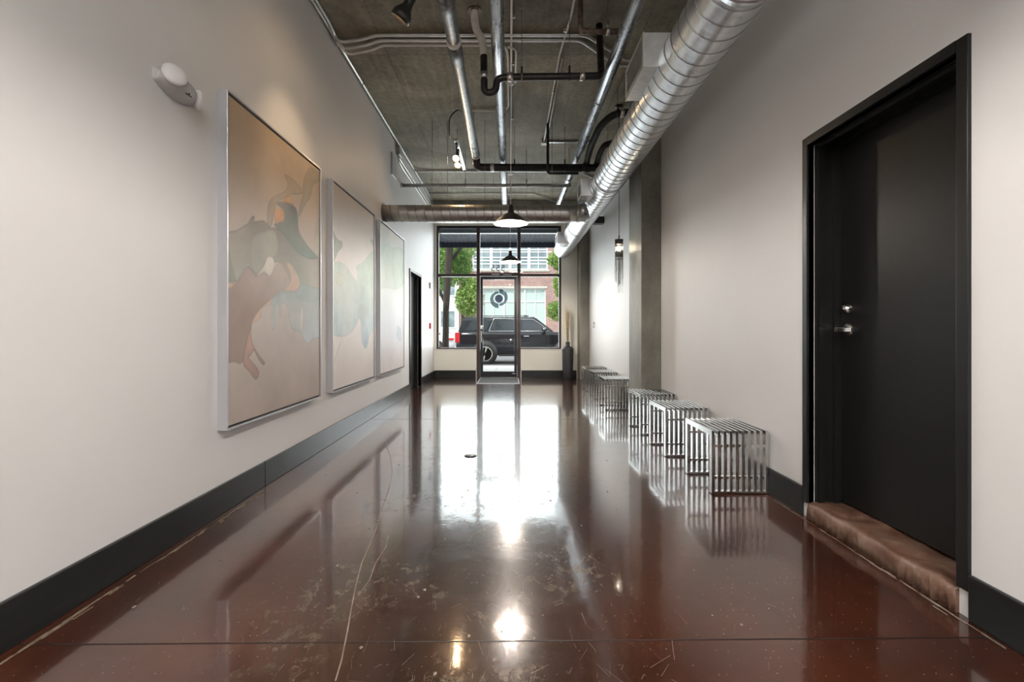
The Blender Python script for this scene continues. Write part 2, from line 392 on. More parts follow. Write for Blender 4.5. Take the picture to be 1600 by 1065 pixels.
D2 = (8.10, 9.07, 2.02)                       # left door opening
wl = MB(); wl.box(XL-.25, XL, YR, D2[0], 0, CEIL); wl.box(XL-.25, XL, D2[1], YB+.3, 0, CEIL); wl.box(XL-.25, XL, D2[0], D2[1], D2[2], CEIL); wl.box(XL-.25, XL-.17, D2[0], D2[1], 0, D2[2])
struct(wl, 'wall_left', 'wall', 'long pale greige left wall carrying three paintings', 'wall')
D1 = (1.82, 2.735, 2.08)                      # right door opening
wr_ = MB(); wr_.box(XR, XR+.30, YR, D1[0], 0, CEIL); wr_.box(XR, XR+.30, D1[1], YB+.3, 0, CEIL); wr_.box(XR, XR+.30, D1[0], D1[1], D1[2], CEIL); wr_.box(XR+.225, XR+.30, D1[0], D1[1], 0, D1[2])
struct(wr_, 'wall_right', 'wall', 'long pale greige right wall behind the slatted metal benches', 'wall')
# street wall: knee walls, piers, header
WX0, WX1 = -1.61, 1.12; DX0, DX1 = -.735, .232; SILL = .63; HEAD = 3.33
wb = MB()
wb.box(XL, DX0, YB, YB+.2, 0, SILL-.015); wb.box(DX1, WX1, YB, YB+.2, 0, SILL-.015)
wb.box(XL, WX0, YB, YB+.2, SILL-.015, HEAD); wb.box(WX1, XR, YB, YB+.2, 0, HEAD)
wb.box(XL, XR, YB, YB+.2, HEAD, CEIL)
struct(wb, 'wall_back', 'cream', 'cream street-side end wall framing the storefront glass', 'wall')
tr = MB(); tr.box(XL, DX0-.002, YB-.012, YB+.2, SILL-.015, SILL, bev=.003)
struct(tr, 'trim_1', 'wall', 'thin pale sill ledge left of the entrance door', 'sill')
tr = MB(); tr.box(DX1+.002, WX1, YB-.012, YB+.2, SILL-.015, SILL, bev=.003)
struct(tr, 'trim_2', 'wall', 'thin pale sill ledge right of the entrance door', 'sill')
hb = MB(); hb.box(XL, XR, YB-.33, YB, 3.66, CEIL)
struct(hb, 'trim_3', 'column', 'dark concrete beam under the ceiling above the storefront', 'beam')
# closed rear wall behind the camera
rw = MB(); rw.box(XL-.25, XR+.3, YR-.2, YR, 0, CEIL)
struct(rw, 'wall_rear', 'wall', 'pale rear wall behind the viewer', 'wall')

def baseb(name, pts, label):   # baseboard with a small eased top; (x0,x1,y0,y1)
    b = MB(); b.box(*pts, 0, .165, bev=.004); struct(b, name, 'base', label, 'baseboard')
T = .018
baseb('baseboard_left', (XL, XL+T, YR, 3.28), 'black baseboard along the near left wall')
baseb('baseboard_left', (XL, XL+T, 3.284, D2[0]-.05), 'black baseboard below the three paintings, beyond the joint')
baseb('baseboard_left', (XL, XL+T, D2[1]+.05, YB), 'short black baseboard between the far left door and the storefront')
baseb('baseboard_right', (XR-T, XR, YR, D1[0]-.052), 'black baseboard at the right edge, nearest the viewer')
baseb('baseboard_right', (XR-T, XR, D1[1]+.045, 5.41), 'black baseboard behind the three near benches')
baseb('baseboard_right', (XR-T, XR, 5.97, 10.3), 'black baseboard between the two concrete columns')
baseb('baseboard_back', (XL+T, DX0-.002, YB-T, YB), 'black baseboard left of the entrance door')
baseb('baseboard_back', (DX1+.002, 1.45, YB-T, YB), 'black baseboard right of the entrance door behind the vase')

# columns
c = MB(); c.box(1.45, XR, 5.41, 5.97, 0, CEIL, bev=.008)
tag(c.build('concrete_column', 'column'), 'raw concrete column in the middle of the right wall', 'column')
c = MB(); c.box(1.47, XR, 10.28, YB, 0, CEIL, bev=.008)
tag(c.build('concrete_column', 'column'), 'far concrete column in the corner behind the vase', 'column')

# ------------------------------------------------------------------ storefront window_1
w1 = root('window_1', (0, YB+.05, 0), 'bronze framed storefront glazing around the entrance door', 'window', kind='structure'); L = Loc(w1)
FY0, FY1 = YB+.03, YB+.11
def bar(x0, x1, z0, z1, name='mullion', m='bronze', y0=FY0, y1=FY1):
    b = MB(); b.box(x0, x1, y0, y1, z0, z1, bev=.003); return L.add(b, name, m)
bar(WX0, WX0+.045, SILL, HEAD, 'frame_post'); bar(WX1-.05, WX1, SILL, HEAD, 'frame_post')
bar(WX0+.045, WX1-.05, HEAD-.06, HEAD, 'head_rail', 'leaf_frame')
bar(DX0, DX0+.075, 0, HEAD-.06, 'mullion'); bar(DX1-.075, DX1, 0, HEAD-.06, 'mullion')
bar(WX0+.045, DX0, SILL, SILL+.03, 'sill_rail'); bar(DX1, WX1-.05, SILL, SILL+.03, 'sill_rail')
bar(WX0+.045, DX0, 2.215, 2.275, 'transom_rail'); bar(DX1, WX1-.05, 2.215, 2.275, 'transom_rail'); bar(DX0+.075, DX1-.075, 2.225, 2.30, 'transom_rail')
for (x0, x1, z0, z1) in ((WX0+.045, DX0, SILL+.03, 2.215), (DX1, WX1-.05, SILL+.03, 2.215), (WX0+.045, DX0, 2.275, HEAD-.06), (DX1, WX1-.05, 2.275, HEAD-.06), (DX0+.075, DX1-.075, 2.30, HEAD-.06)):
    b = MB(); b.box(x0, x1, YB+.066, YB+.074, z0, z1); L.add(b, 'glass_pane', 'glass')
b = MB(); b.box(-.405, -.235, FY0-.006, FY0, 2.245, 2.278); L.add(b, 'sticker', 'sticker', label='pale sticker on the rail over the door')
b = MB(); b.box(-.155, .035, FY0-.006, FY0, 2.247, 2.27); L.add(b, 'sticker', 'sticker', label='long pale sticker on the rail over the door')
# street number on the glass over the door, read from the street side
fc = bpy.data.curves.new('street_number', 'FONT'); fc.body = '555'; fc.size = .20; fc.extrude = .0015; fc.align_x = 'CENTER'; fc.space_character = 1.12
fo = bpy.data.objects.new('tmp_font', fc); COL.objects.link(fo)
def text_mesh(fo, name, m, parent, loc, rot, label=None):
    dg = bpy.context.evaluated_depsgraph_get(); dg.update(); me = bpy.data.meshes.new_from_object(fo.evaluated_get(dg))
    bpy.data.objects.remove(fo); me.materials.clear(); me.materials.append(M[m]); me.name = name
    o = bpy.data.objects.new(name, me); COL.objects.link(o); o.parent = parent; o.location = Vector(loc)-parent.location; o.rotation_euler = rot
    if label: o['label'] = label
    return o
text_mesh(fo, 'street_number', 'digits', w1, (-.27, YB+.079, 2.345), (PI/2, 0, PI), 'dark street number on the glass over the door')

# ------------------------------------------------------------------ entrance door_1
d1 = root('door_1', (-.25, YB+.06, 0), 'black framed glass entrance door with a round grey emblem', 'door', kind='structure'); L = Loc(d1)
lx0, lx1 = DX0+.079, DX1-.079
b = MB(); z0, z1 = .015, 2.22; y0, y1 = YB+.045, YB+.09
b.box(lx0, lx0+.062, y0, y1, z0, z1, bev=.003); b.box(lx1-.062, lx1, y0, y1, z0, z1, bev=.003)
b.box(lx0+.062, lx1-.062, y0, y1, z1-.07, z1); b.box(lx0+.062, lx1-.062, y0, y1, z0, .135); b.box(lx0+.062, lx1-.062, y0-.012, y1, .875, .955)
leaf = L.add(b, 'door_leaf', 'leaf_frame')
for z0_, z1_ in ((.135, .875), (.955, z1-.07)):
    b = MB(); b.box(lx0+.062, lx1-.062, YB+.064, YB+.072, z0_, z1_); L.add(b, 'glass_pane', 'glass', leaf)
# emblem: a disc and two half rings, the right half a little higher
cx, cz, ye = -.245, 1.735, YB+.060
b = MB(); pts = [(cx+.088*math.cos(2*PI*k/40), ye, cz+.088*math.sin(2*PI*k/40)) for k in range(40)]; b.prism(pts, (0, .003, 0))
L.add(b, 'emblem_disc', 'logo_dark', leaf, label='dark grey disc in the middle of the emblem')
for sgn, dz in ((1, .025), (-1, -.025)):
    b = MB(); P = []
    for k in range(25):
        a = -PI/2+PI*k/24; P.append((cx+sgn*(.008+.185*math.cos(a)), ye, cz+dz+.185*math.sin(a)))
    for k in range(25):
        a = PI/2-PI*k/24; P.append((cx+sgn*(.008+.112*math.cos(a)), ye, cz+.112*math.sin(a)))
    for i in range(24):
        b.prism([P[i], P[i+1], P[48-i], P[49-i]], (0, .003, 0))
    L.add(b, 'emblem_half_ring', 'logo', leaf)
b = MB(); b.box(lx0+.012, lx0+.042, y0-.022, y0, 1.07, 1.15, bev=.004); b.tube([(lx0+.055, y0-.03, 1.13), (lx0+.055, y0, 1.13)], .014)
L.add(b, 'lock', 'chrome', label='small chrome lock on the left stile')
b = MB(); b.tube([(lx0+.03, y0, 1.02), (lx0+.03, y0-.05, 1.02), (lx0+.03, y0-.05, .78), (lx0+.03, y0, .78)], .009, bend=.02); L.add(b, 'pull_handle', 'chrome')
b = MB(); b.box(-.34, -.12, y0-.05, y0, 2.15, 2.2, bev=.006); b.tube([(-.14, y0-.03, 2.17), (-.30, y0-.10, 2.19), (-.13, y0-.02, 2.21)], .008); L.add(b, 'door_closer', 'lamp_black')
b = MB(); b.box(lx1-.11, lx1-.04, y0-.003, y0, .085, .1); L.add(b, 'maker_plate', 'chrome', leaf)
b = MB(); b.box(DX0+.075, DX1-.075, YB+.0, YB+.16, 0, .014, bev=.003); L.add(b, 'threshold', 'chrome')
b = MB(); b.box(DX0-.012, DX0+.001, YB-.02, YB+.03, 0, .22); b.box(DX1-.001, DX1+.012, YB-.02, YB+.03, 0, .22); L.add(b, 'door_edge_trim', 'frame_silver')

# ------------------------------------------------------------------ near right door_2
d2 = root('door_2', (XR, 2.28, 0), 'large black door in a deep black frame on the right wall', 'door', kind='structure'); L = Loc(d2)
b = MB(); xf = XR-.014
y0, y1, zt = D1[0], D1[1], D1[2]
b.box(xf, XR+.03, y0-.048, y0, .10, zt+.045, bev=.003); b.box(xf, XR+.03, y1, y1+.042, .08, zt+.045, bev=.003); b.box(xf, XR+.03, y0, y1, zt, zt+.045)
b.box(XR+.03, XR+.21, y0-.01, y0+.004, .09, zt); b.box(XR+.03, XR+.21, y1-.004, y1+.01, .09, zt); b.box(XR+.03, XR+.21, y0, y1, zt-.004, zt+.01)
b.box(XR+.045, XR+.075, y0+.004, y0+.022, .09, zt-.004); b.box(XR+.045, XR+.075, y1-.022, y1-.004, .09, zt-.004); b.box(XR+.045, XR+.075, y0+.022, y1-.022, zt-.022, zt-.004)
b.box(XR+.13, XR+.165, y1-.022, y1-.004, .09, zt-.004); b.box(XR+.13, XR+.165, y0+.004, y0+.022, .09, zt-.004); b.box(XR+.13, XR+.165, y0+.022, y1-.022, zt-.022, zt-.004)
L.add(b, 'door_frame', 'black_paint')
b = MB(); b.box(XR+.166, XR+.21, y0+.006, y1-.006, .105, zt-.006, bev=.002); lf = L.add(b, 'door_leaf', 'door_black')
hx = XR+.166; hy, hz = 2.655, 1.05
b = MB(); b.lathe([(.0,-.012), (.030,-.012), (.036,-.004), (.036,0)], (hx, hy, hz), 'X', 28); b.lathe([(0,-.062),(.011,-.062),(.011,-.01)], (hx, hy, hz), 'X', 16)
b.box(hx-.072, hx-.052, hy-.115, hy+.014, hz-.013, hz+.013, bev=.004)
L.add(b, 'lever_handle', 'chrome', lf)
b = MB(); b.lathe([(0,-.030),(.016,-.030),(.019,-.026),(.027,-.004),(.028,0)], (hx, hy, 1.165), 'X', 28); b.lathe([(0,-.0325),(.005,-.0325),(.005,-.03)], (hx, hy, 1.165), 'X', 12)
L.add(b, 'deadbolt', 'chrome', lf)
# step: a rough stained block
b = MB(); bm = b.bm; nx, ny = 10, 60; X0s, X1s = XR-.012, XR+.215
def rn(x, y): return .004*math.sin(x*37+y*11)+.003*math.sin(y*29+1.3)+random.uniform(-.0015,.0015)
gridv = [[bm.verts.new((X0s+(X1s-X0s)*i/nx+(rn(y_, i)*1.2 if i == 0 else 0), y_, .092+rn(i*.02, y_)-(.008 if i == 0 else 0))) for i in range(nx+1)] for y_ in [y0+.0+(y1-y0)*j/ny for j in range(ny+1)]]
for j in range(ny):
    for i in range(nx):
        f = bm.faces.new((gridv[j][i], gridv[j][i+1], gridv[j+1][i+1], gridv[j+1][i])); f.smooth = True
bot = [bm.verts.new((X0s-.006+rn(j, j)*1.5, gridv[j][0].co.y, 0)) for j in range(ny+1)]
mid = [bm.verts.new((X0s-.002+rn(j*3, j)*1.2, gridv[j][0].co.y, .05)) for j in range(ny+1)]
for j in range(ny):
    for a, q in ((bot, mid), (mid, [gridv[k][0] for k in range(ny+1)])):
        f = bm.faces.new((a[j], a[j+1], q[j+1], q[j])); f.smooth = True
ex = [bm.verts.new((X1s, y0, 0)), bm.verts.new((X1s, y1, 0))]
bm.faces.new([bot[0], mid[0]]+gridv[0]+[ex[0]]); bm.faces.new([ex[1]]+gridv[ny][::-1]+[mid[ny], bot[ny]])
bm.faces.new([ex[0]]+[gridv[j][nx] for j in range(ny+1)]+[ex[1]]); bm.faces.new(bot[::-1]+[ex[0], ex[1]][::1])
tag(b.build('door_step', 'step'), 'worn red-brown concrete step under the large black door', 'step')

# ------------------------------------------------------------------ far left door_3
d3 = root('door_3', (XL, 8.585, 0), 'narrow looking black door at the far end of the left wall', 'door', kind='structure'); L = Loc(d3)
b = MB(); y0, y1, zt = D2; xi = XL+.016
b.box(XL-.05, xi, y0-.045, y0, 0, zt+.045, bev=.003); b.box(XL-.05, xi, y1, y1+.045, 0, zt+.045, bev=.003); b.box(XL-.05, xi, y0, y1, zt, zt+.045)
b.box(XL-.16, XL-.05, y0-.01, y0+.004, 0, zt); b.box(XL-.16, XL-.05, y1-.004, y1+.01, 0, zt); b.box(XL-.16, XL-.05, y0, y1, zt-.004, zt+.01)
L.add(b, 'door_frame', 'black_paint')
b = MB(); b.box(XL-.15, XL-.105, y0+.006, y1-.006, .008, zt-.006, bev=.002); lf = L.add(b, 'door_leaf', 'door_black')
b = MB(); b.lathe([(0,.062),(.02,.06),(.027,.045),(.02,.03),(.01,.02),(.01,.006),(.03,.006),(.03,0)], (XL-.105, y0+.09, 1.0), 'X', 24); L.add(b, 'door_knob', 'chrome', lf)

# ================================================================== PAINTINGS
def smooth_poly(P, it=2):
    for _ in range(it):
        Q = []
        for i in range(len(P)):
            a = P[i]; b = P[(i+1) % len(P)]
            Q += [(a[0]*.75+b[0]*.25, a[1]*.75+b[1]*.25), (a[0]*.25+b[0]*.75, a[1]*.25+b[1]*.75)]
        P = Q
    return P
def sdf(px, py, P):      # signed distance, positive inside
    n = len(P); ins = np.zeros(px.shape, bool); d2 = np.full(px.shape, 1e9)
    for i in range(n):
        ax, ay = P[i]; bx, by = P[(i+1) % n]
        ex_, ey_ = bx-ax, by-ay; wx, wy = px-ax, py-ay
        t = np.clip((wx*ex_+wy*ey_)/(ex_*ex_+ey_*ey_+1e-12), 0, 1)
        d2 = np.minimum(d2, (wx-ex_*t)**2+(wy-ey_*t)**2)
        cnd = (ay > py) != (by > py)
        with np.errstate(divide='ignore', invalid='ignore'):
            xi_ = (bx-ax)*(py-ay)/(by-ay+1e-12)+ax
        ins ^= cnd & (px < xi_)
    return np.where(ins, 1, -1)*np.sqrt(d2)
def vnoise(px, py, f, seed):
    rs = np.random.RandomState(seed); G = rs.rand(64, 64)
    x = px*f; y = py*f; xi_ = np.floor(x).astype(int); yi = np.floor(y).astype(int); fx = x-xi_; fy = y-yi
    fx = fx*fx*(3-2*fx); fy = fy*fy*(3-2*fy); A = lambda i, j: G[(xi_+i) % 64, (yi+j) % 64]
    return (A(0,0)*(1-fx)+A(1,0)*fx)*(1-fy)+(A(0,1)*(1-fx)+A(1,1)*fx)*fy
def from_view(cx, cy, ox, oy, sc):   # a point read off the photograph, turned into metres along and up the wall
    px = ox+cx/sc; py = oy+cy/sc; z = 1.602*765/(797-px); return (z, EYE+(515-py)*z/765)
AW, AZ0, AZ1 = 1.38, .478, 2.415
def canvas_colors(PY, PZ, base, layers, seed):
    n1 = vnoise(PY, PZ, 3, seed)*.5+vnoise(PY, PZ, 8, seed+1)*.3+vnoise(PY, PZ, 20, seed+2)*.2
    C = base(PY, PZ, n1)
    for (P, top, botc, alpha, edge) in layers:
        P = smooth_poly(P, 2); d = sdf(PY, PZ, P); zs = [p[1] for p in P]; lo, hi = min(zs), max(zs)
        t = np.clip((PZ-lo)/(hi-lo), 0, 1)[:, None]
        col = np.array(botc)*(1-t)+np.array(top)*t; col = col*(.66+.50*n1[:, None])
        a = np.clip(d/.006+.5, 0, 1)[:, None]*(alpha*(.45+.85*vnoise(PY, PZ, 3.5, seed+9+len(P))[:, None])).clip(0, 1)
        C = C*(1-a)+col*a
        e = (np.exp(-((d-.003)/.0045)**2)*edge*(.2+vnoise(PY, PZ, 4, seed+5+len(P))))[:, None]; C = C*(1-e*.55)
    return C
canvas_m = bpy.data.materials.new('painted_canvas'); canvas_m.use_nodes = True
_t = NT(canvas_m); _a = _t.n('VertexColor', layer_name='paint'); _t.l(_a.outputs['Color'], _t.b.inputs['Base Color'])
_t.b.inputs['Roughness'].default_value = .5; _t.bump(_t.noise(_t.coords((1,1,1)), 60, 3), .1, .002)
M['canvas'] = canvas_m
def painting(y0, label, base, layers, seed):
    r = root('framed_painting', (XL, y0+AW/2, AZ0), label, 'painting', 'row of three tall framed abstract paintings'); L = Loc(r)
    xf = XL+.058; b = MB(); w = .011; y1 = y0+AW
    b.box(XL+.0, xf, y0, y0+w, AZ0, AZ1, bev=.0015); b.box(XL, xf, y1-w, y1, AZ0, AZ1, bev=.0015)
    b.box(XL, xf, y0+w, y1-w, AZ0, AZ0+w); b.box(XL, xf, y0+w, y1-w, AZ1-w, AZ1); L.add(b, 'frame', 'frame_silver')
    b = MB(); b.box(XL, XL+.03, y0+w, y1-w, AZ0+w, AZ1-w); L.add(b, 'backing', 'liner', label='black recess around the canvas')
    gl = .012; ya, yb_, za, zb = y0+w+gl, y1-w-gl, AZ0+w+gl, AZ1-w-gl
    ny, nz = 170, 240; ys = np.linspace(ya, yb_, ny); zs = np.linspace(za, zb, nz); PY, PZ = np.meshgrid(ys, zs); PY = PY.ravel(); PZ = PZ.ravel()
    C = canvas_colors(PY, PZ, base, layers, seed)
    off = r.location; xs = XL+.050
    verts = [(xs-off.x, a-off.y, c_-off.z) for a, c_ in zip(PY, PZ)]
    faces = [(j*ny+i, j*ny+i+1, (j+1)*ny+i+1, (j+1)*ny+i) for j in range(nz-1) for i in range(ny-1)]
    nv = len(verts); rim = [i for i in range(ny)]+[j*ny+ny-1 for j in range(1, nz)]+[(nz-1)*ny+i for i in range(ny-2, -1, -1)]+[j*ny for j in range(nz-2, 0, -1)]
    for k in rim: verts.append((XL+.02-off.x, verts[k][1], verts[k][2]))
    m = len(rim); faces += [(rim[k], nv+k, nv+(k+1) % m, rim[(k+1) % m]) for k in range(m)]
    me = bpy.data.meshes.new('canvas'); me.from_pydata(verts, [], faces); me.materials.append(M['canvas'])
    at = me.color_attributes.new('paint', 'FLOAT_COLOR', 'POINT')
    full = np.ones((len(verts), 4)); full[:nv, :3] = C; full[nv:, :3] = np.array((.4,.37,.33)); at.data.foreach_set('color', full.ravel().astype(np.float32))
    o = bpy.data.objects.new('canvas', me); COL.objects.link(o); o.parent = r
def v1(P): return [from_view(x, y, 340, 180, 3.806) for x, y in P]
def v2(P): return [from_view(x, y, 505, 270, 3.044) for x, y in P]
def base1(PY, PZ, n):  # top colour painted warmer, holding the spotlight's glow
    t = np.clip((PZ-AZ0)/1.9, 0, 1)[:, None]; lo = np.array(rgb(176,162,152)); md = np.array(rgb(192,182,174)); hi = np.array(rgb(182,158,132))
    C = np.where(t < .4, lo+(md-lo)*(t/.4), md+(hi-md)*((t-.4)/.6)); return C*(.80+.24*n[:, None])
lay1 = [
 (v1([(45,690),(100,690),(130,680),(165,655),(190,645),(205,610),(220,595),(230,608),(218,630),(245,630),(275,622),(300,640),(318,668),(352,668),(385,688),(430,720),(480,770),(560,830),(630,850),(630,1110),(500,1110),(450,1040),(440,980),(380,865),(345,880),(340,850),(325,840),(300,845),(285,905),(255,950),(240,958),(225,940),(192,898),(160,930),(120,1003),(45,985)]), rgb(132,124,110), rgb(158,166,148), .95, .8),
 (v1([(45,760),(80,800),(90,880),(110,950),(125,1000),(45,985)]), rgb(120,122,104), rgb(100,112,92), .6, .2),
 (v1([(215,715),(290,690),(340,680),(360,720),(370,800),(340,850),(300,845),(270,920),(235,950),(205,890),(210,800)]), rgb(178,174,160), rgb(172,172,158), .7, .3),
 (v1([(45,1040),(110,1010),(160,940),(195,900),(225,942),(240,958),(280,925),(318,958),(345,905),(380,865),(410,865),(445,900),(475,945),(500,1000),(470,1050),(390,1062),(345,1085),(300,1115),(250,1160),(212,1230),(205,1290),(200,1340),(172,1400),(155,1485),(100,1462),(45,1485)]), rgb(172,150,136), rgb(138,112,100), .95, .5),
 (v1([(45,975),(80,985),(120,1008),(100,1030),(45,1045)]), rgb(198,158,124), rgb(196,156,126), .9, .3),
 (v1([(410,868),(440,880),(480,940),(500,1010),(470,1052),(400,1040),(350,1075),(345,1100),(320,1128),(295,1130),(270,1150),(268,1205),(240,1226),(212,1240),(204,1260),(225,1190),(300,1110),(360,1060),(430,1020),(450,960)]), rgb(206,180,156), rgb(202,164,138), .85, .5),
 (v1([(300,845),(318,838),(335,842),(346,880),(336,930),(318,960),(300,942),(282,925),(262,945),(238,960),(262,925),(285,890)]), rgb(214,206,196), rgb(214,206,196), 1.3, .8),
 (v1([(165,1400),(205,1240),(208,1330),(225,1380),(262,1440),(290,1470),(285,1486),(270,1478),(245,1440),(222,1386),(205,1432),(183,1432),(250,1508),(254,1550),(237,1573),(220,1560),(195,1520),(155,1485)]), rgb(192,156,138), rgb(158,122,110), .95, .9),
 (v1([(325,1110),(345,1065),(390,1040),(440,1045),(470,1052),(500,1010),(520,1000),(560,1020),(630,1030),(630,1325),(575,1325),(548,1360),(520,1340),(495,1278),(455,1280),(435,1240),(425,1150),(402,1110),(388,1120),(386,1190),(378,1202),(370,1190),(368,1118),(360,1110),(350,1150),(347,1262),(337,1282),(328,1264),(330,1130)]), rgb(150,168,166), rgb(186,198,204), .9, .5),
 (v1([(500,1150),(512,1130),(515,1180),(505,1290),(498,1260)]), rgb(215,208,200), rgb(215,208,200), .9, .3),
 (v1([(345,520),(400,512),(470,538),(485,600),(485,680),(510,730),(560,800),(620,850),(540,860),(450,790),(400,705),(352,668),(340,640),(385,625),(400,600),(402,560)]), rgb(96,98,96), rgb(112,128,112), .9, .7),
 (v1([(345,535),(362,560),(402,560),(405,630),(375,632),(345,655)]), rgb(204,158,112), rgb(200,152,112), .9, .4),
 (v1([(392,512),(420,478),(445,480),(468,538),(430,520)]), rgb(206,160,112), rgb(200,150,104), .9, .4),
 (v1([(395,345),(430,360),(460,385),(500,430),(514,462),(490,472),(440,468),(400,495),(352,520),(346,570),(328,660),(312,668),(300,650),(305,530),(330,485),(370,470),(410,450),(430,410)]), rgb(158,140,118), rgb(150,140,126), .75, .7),
 (v1([(555,300),(600,335),(630,345),(606,398),(572,410),(560,490),(530,520),(500,590),(484,608),(495,540),(515,470),(512,400),(530,350)]), rgb(140,128,110), rgb(158,146,128), .8, .7),
 (v1([(600,615),(630,610),(630,850),(575,840),(580,720)]), rgb(150,150,126), rgb(166,176,150), .7, .5),
]
painting(2.775, 'largest looking abstract painting, nearest, with brown and teal poured shapes', base1, lay1, 3)
def base2(PY, PZ, n):  # colours lightened, window reflection washed into the paint
    t = np.clip((PZ-AZ0)/1.9, 0, 1)[:, None]; lo = np.array(rgb(212,204,200)); md = np.array(rgb(224,220,214)); hi = np.array(rgb(196,180,164))
    C = np.where(t < .55, lo+(md-lo)*(t/.55), md+(hi-md)*((t-.55)/.45)); return C*(.92+.16*n[:, None])
lay2 = [
 (v2([(40,262),(52,268),(62,300),(75,320),(95,325),(96,355),(75,372),(65,400),(55,428),(40,440)]), rgb(140,146,126), rgb(160,172,152), .9, .5),
 (v2([(40,425),(90,422),(120,450),(150,500),(165,520),(166,470),(155,442),(190,428),(220,390),(250,355),(250,745),(225,765),(215,815),(206,842),(186,805),(190,740),(176,680),(165,720),(130,772),(80,782),(40,765)]), rgb(186,204,178), rgb(188,204,212), .9, .4),
 (v2([(60,470),(100,480),(110,510),(90,540),(62,520)]), rgb(206,204,176), rgb(200,206,188), .7, .3),
 (v2([(222,308),(232,318),(250,322),(250,350),(238,345)]), rgb(140,162,126), rgb(156,176,146), .8, .5),
 (v2([(180,690),(200,700),(222,760),(215,815),(206,842),(186,805)]), rgb(176,196,204), rgb(156,178,190), .8, .4),
 (v2([(94,782),(98,782),(58,900),(52,905)]), rgb(196,192,190), rgb(196,192,190), .7, .2),
]
painting(4.43, 'middle abstract painting with pale green and blue poured shapes', base2, lay2, 13)
def base3(PY, PZ, n):  # pale stops also carry the window's reflected wash
    t = np.clip((PZ-AZ0)/1.9, 0, 1)[:, None]; st = [(0, rgb(216,206,204)), (.3, rgb(206,210,218)), (.55, rgb(222,228,228)), (.75, rgb(196,214,190)), (.9, rgb(200,208,192)), (1, rgb(204,200,190))]
    C = np.zeros((len(PY), 3))
    for k in range(3): C[:, k] = np.interp(t[:, 0], [s_[0] for s_ in st], [s_[1][k] for s_ in st])
    return C*(.92+.16*n[:, None])
lay3 = [
 (v2([(265,320),(290,345),(310,330),(330,360),(360,350),(395,370),(395,520),(350,560),(300,540),(265,560)]), rgb(184,208,176), rgb(206,222,208), .6, .3),
 (v2([(355,720),(372,740),(376,790),(366,805),(352,780)]), rgb(176,192,206), rgb(168,184,200), .7, .2),
]
painting(6.05, 'palest abstract painting, furthest of the row, nearest the far left door', base3, lay3, 23)

# ================================================================== WALL DEVICES
e = root('emergency_light', (XL, 2.42, 2.24), 'white oval emergency light with round lamps high on left wall', 'emergency light'); L = Loc(e)
b = MB(); bm = b.bm; rings = []; N = 28
for i in range(N+1):
    t = i/N; y = 2.27+.29*t; hh = .062*(math.sin(PI*min(max(t*.92+.04, 0), 1)))**.45; dd = .075*(math.sin(PI*min(max(t*.92+.04, 0), 1)))**.5
    hh = max(hh, .012); dd = max(dd, .012); rings.append([bm.verts.new((XL+max(dd*math.sin(PI*k/14), 0), y, 2.245+hh*math.cos(PI*k/14))) for k in range(15)])
for a, q in zip(rings, rings[1:]):
    for k in range(14): f = bm.faces.new((a[k], a[k+1], q[k+1], q[k])); f.smooth = True
bm.faces.new(rings[0]); bm.faces.new(rings[-1][::-1])
hs = L.add(b, 'housing', 'plastic_grey')
b = MB(); b.lathe([(0,.0),(.030,-.001),(.050,-.008),(.056,-.018),(.052,-.03),(.02,-.036)], (0,0,0), 'X', 32)
for v in b.bm.verts: v.co = Matrix.Rotation(math.radians(-38), 3, 'Z') @ Matrix.Rotation(math.radians(-14), 3, 'Y') @ v.co + Vector((XL+.080, 2.315, 2.268))
L.add(b, 'lamp_head', 'plastic')
b = MB(); b.lathe([(0,.0),(.025,-.001),(.045,-.010),(.050,-.022),(.046,-.03),(.01,-.04)], (0,0,0), 'X', 28)
for v in b.bm.verts: v.co = Matrix.Rotation(math.radians(50), 3, 'Z') @ v.co + Vector((XL+.056, 2.552, 2.24))
L.add(b, 'lamp_head', 'plastic')
b = MB(); b.box(XL+.066, XL+.071, 2.405, 2.445, 2.209, 2.213); b.box(XL+.067, XL+.072, 2.425, 2.431, 2.216, 2.222); L.add(b, 'indicator', 'lamp_black')

b = MB(); b.box(XL, XL+.022, 6.82, 7.06, 3.215, 3.53, bev=.003); tag(b.build('wall_speaker', 'frame_silver'), 'flat pale rectangular panel high on left wall above third painting', 'panel')
r = root('thermostat', (XL, 10.1, 1.9), 'small white thermostat on far left wall beside the storefront', 'thermostat'); L = Loc(r)
b = MB(); b.box(XL, XL+.03, 10.05, 10.17, 1.9, 2.02, bev=.004); L.add(b, 'housing', 'plastic_grey'); b = MB(); b.box(XL+.03, XL+.032, 10.08, 10.14, 1.95, 2.0); L.add(b, 'display', 'grille_dark')
r = root('fire_alarm_pull', (XL, 10.1, 1.08), 'small red fire alarm pull on far left wall below the thermostat', 'fire alarm'); L = Loc(r)
b = MB(); b.box(XL, XL+.035, 10.06, 10.15, 1.07, 1.19, bev=.004); L.add(b, 'housing', 'red'); b = MB(); b.box(XL+.035, XL+.045, 10.07, 10.14, 1.11, 1.125); L.add(b, 'pull_bar', 'plastic')
r = root('light_switch', (XR, 9.75, 1.1), 'small metal switch plate on right wall between the two columns', 'light switch'); L = Loc(r)
b = MB(); b.box(XR-.006, XR, 9.66, 9.82, 1.09, 1.20, bev=.002); L.add(b, 'plate', 'steel_pipe')
for q in (9.70, 9.76): b = MB(); b.box(XR-.012, XR-.006, q, q+.03, 1.115, 1.175, bev=.002); L.add(b, 'rocker', 'plastic')
r = root('exit_sign', (-.2, YB, 3.2), 'small red exit sign over the entrance door, half hidden by the pendant lamp', 'exit sign'); L = Loc(r)
b = MB(); b.box(-.335, -.075, YB-.04, YB, 3.31, 3.46, bev=.004); ho = L.add(b, 'housing', 'plastic', label='pale lower edge and back of the sign')
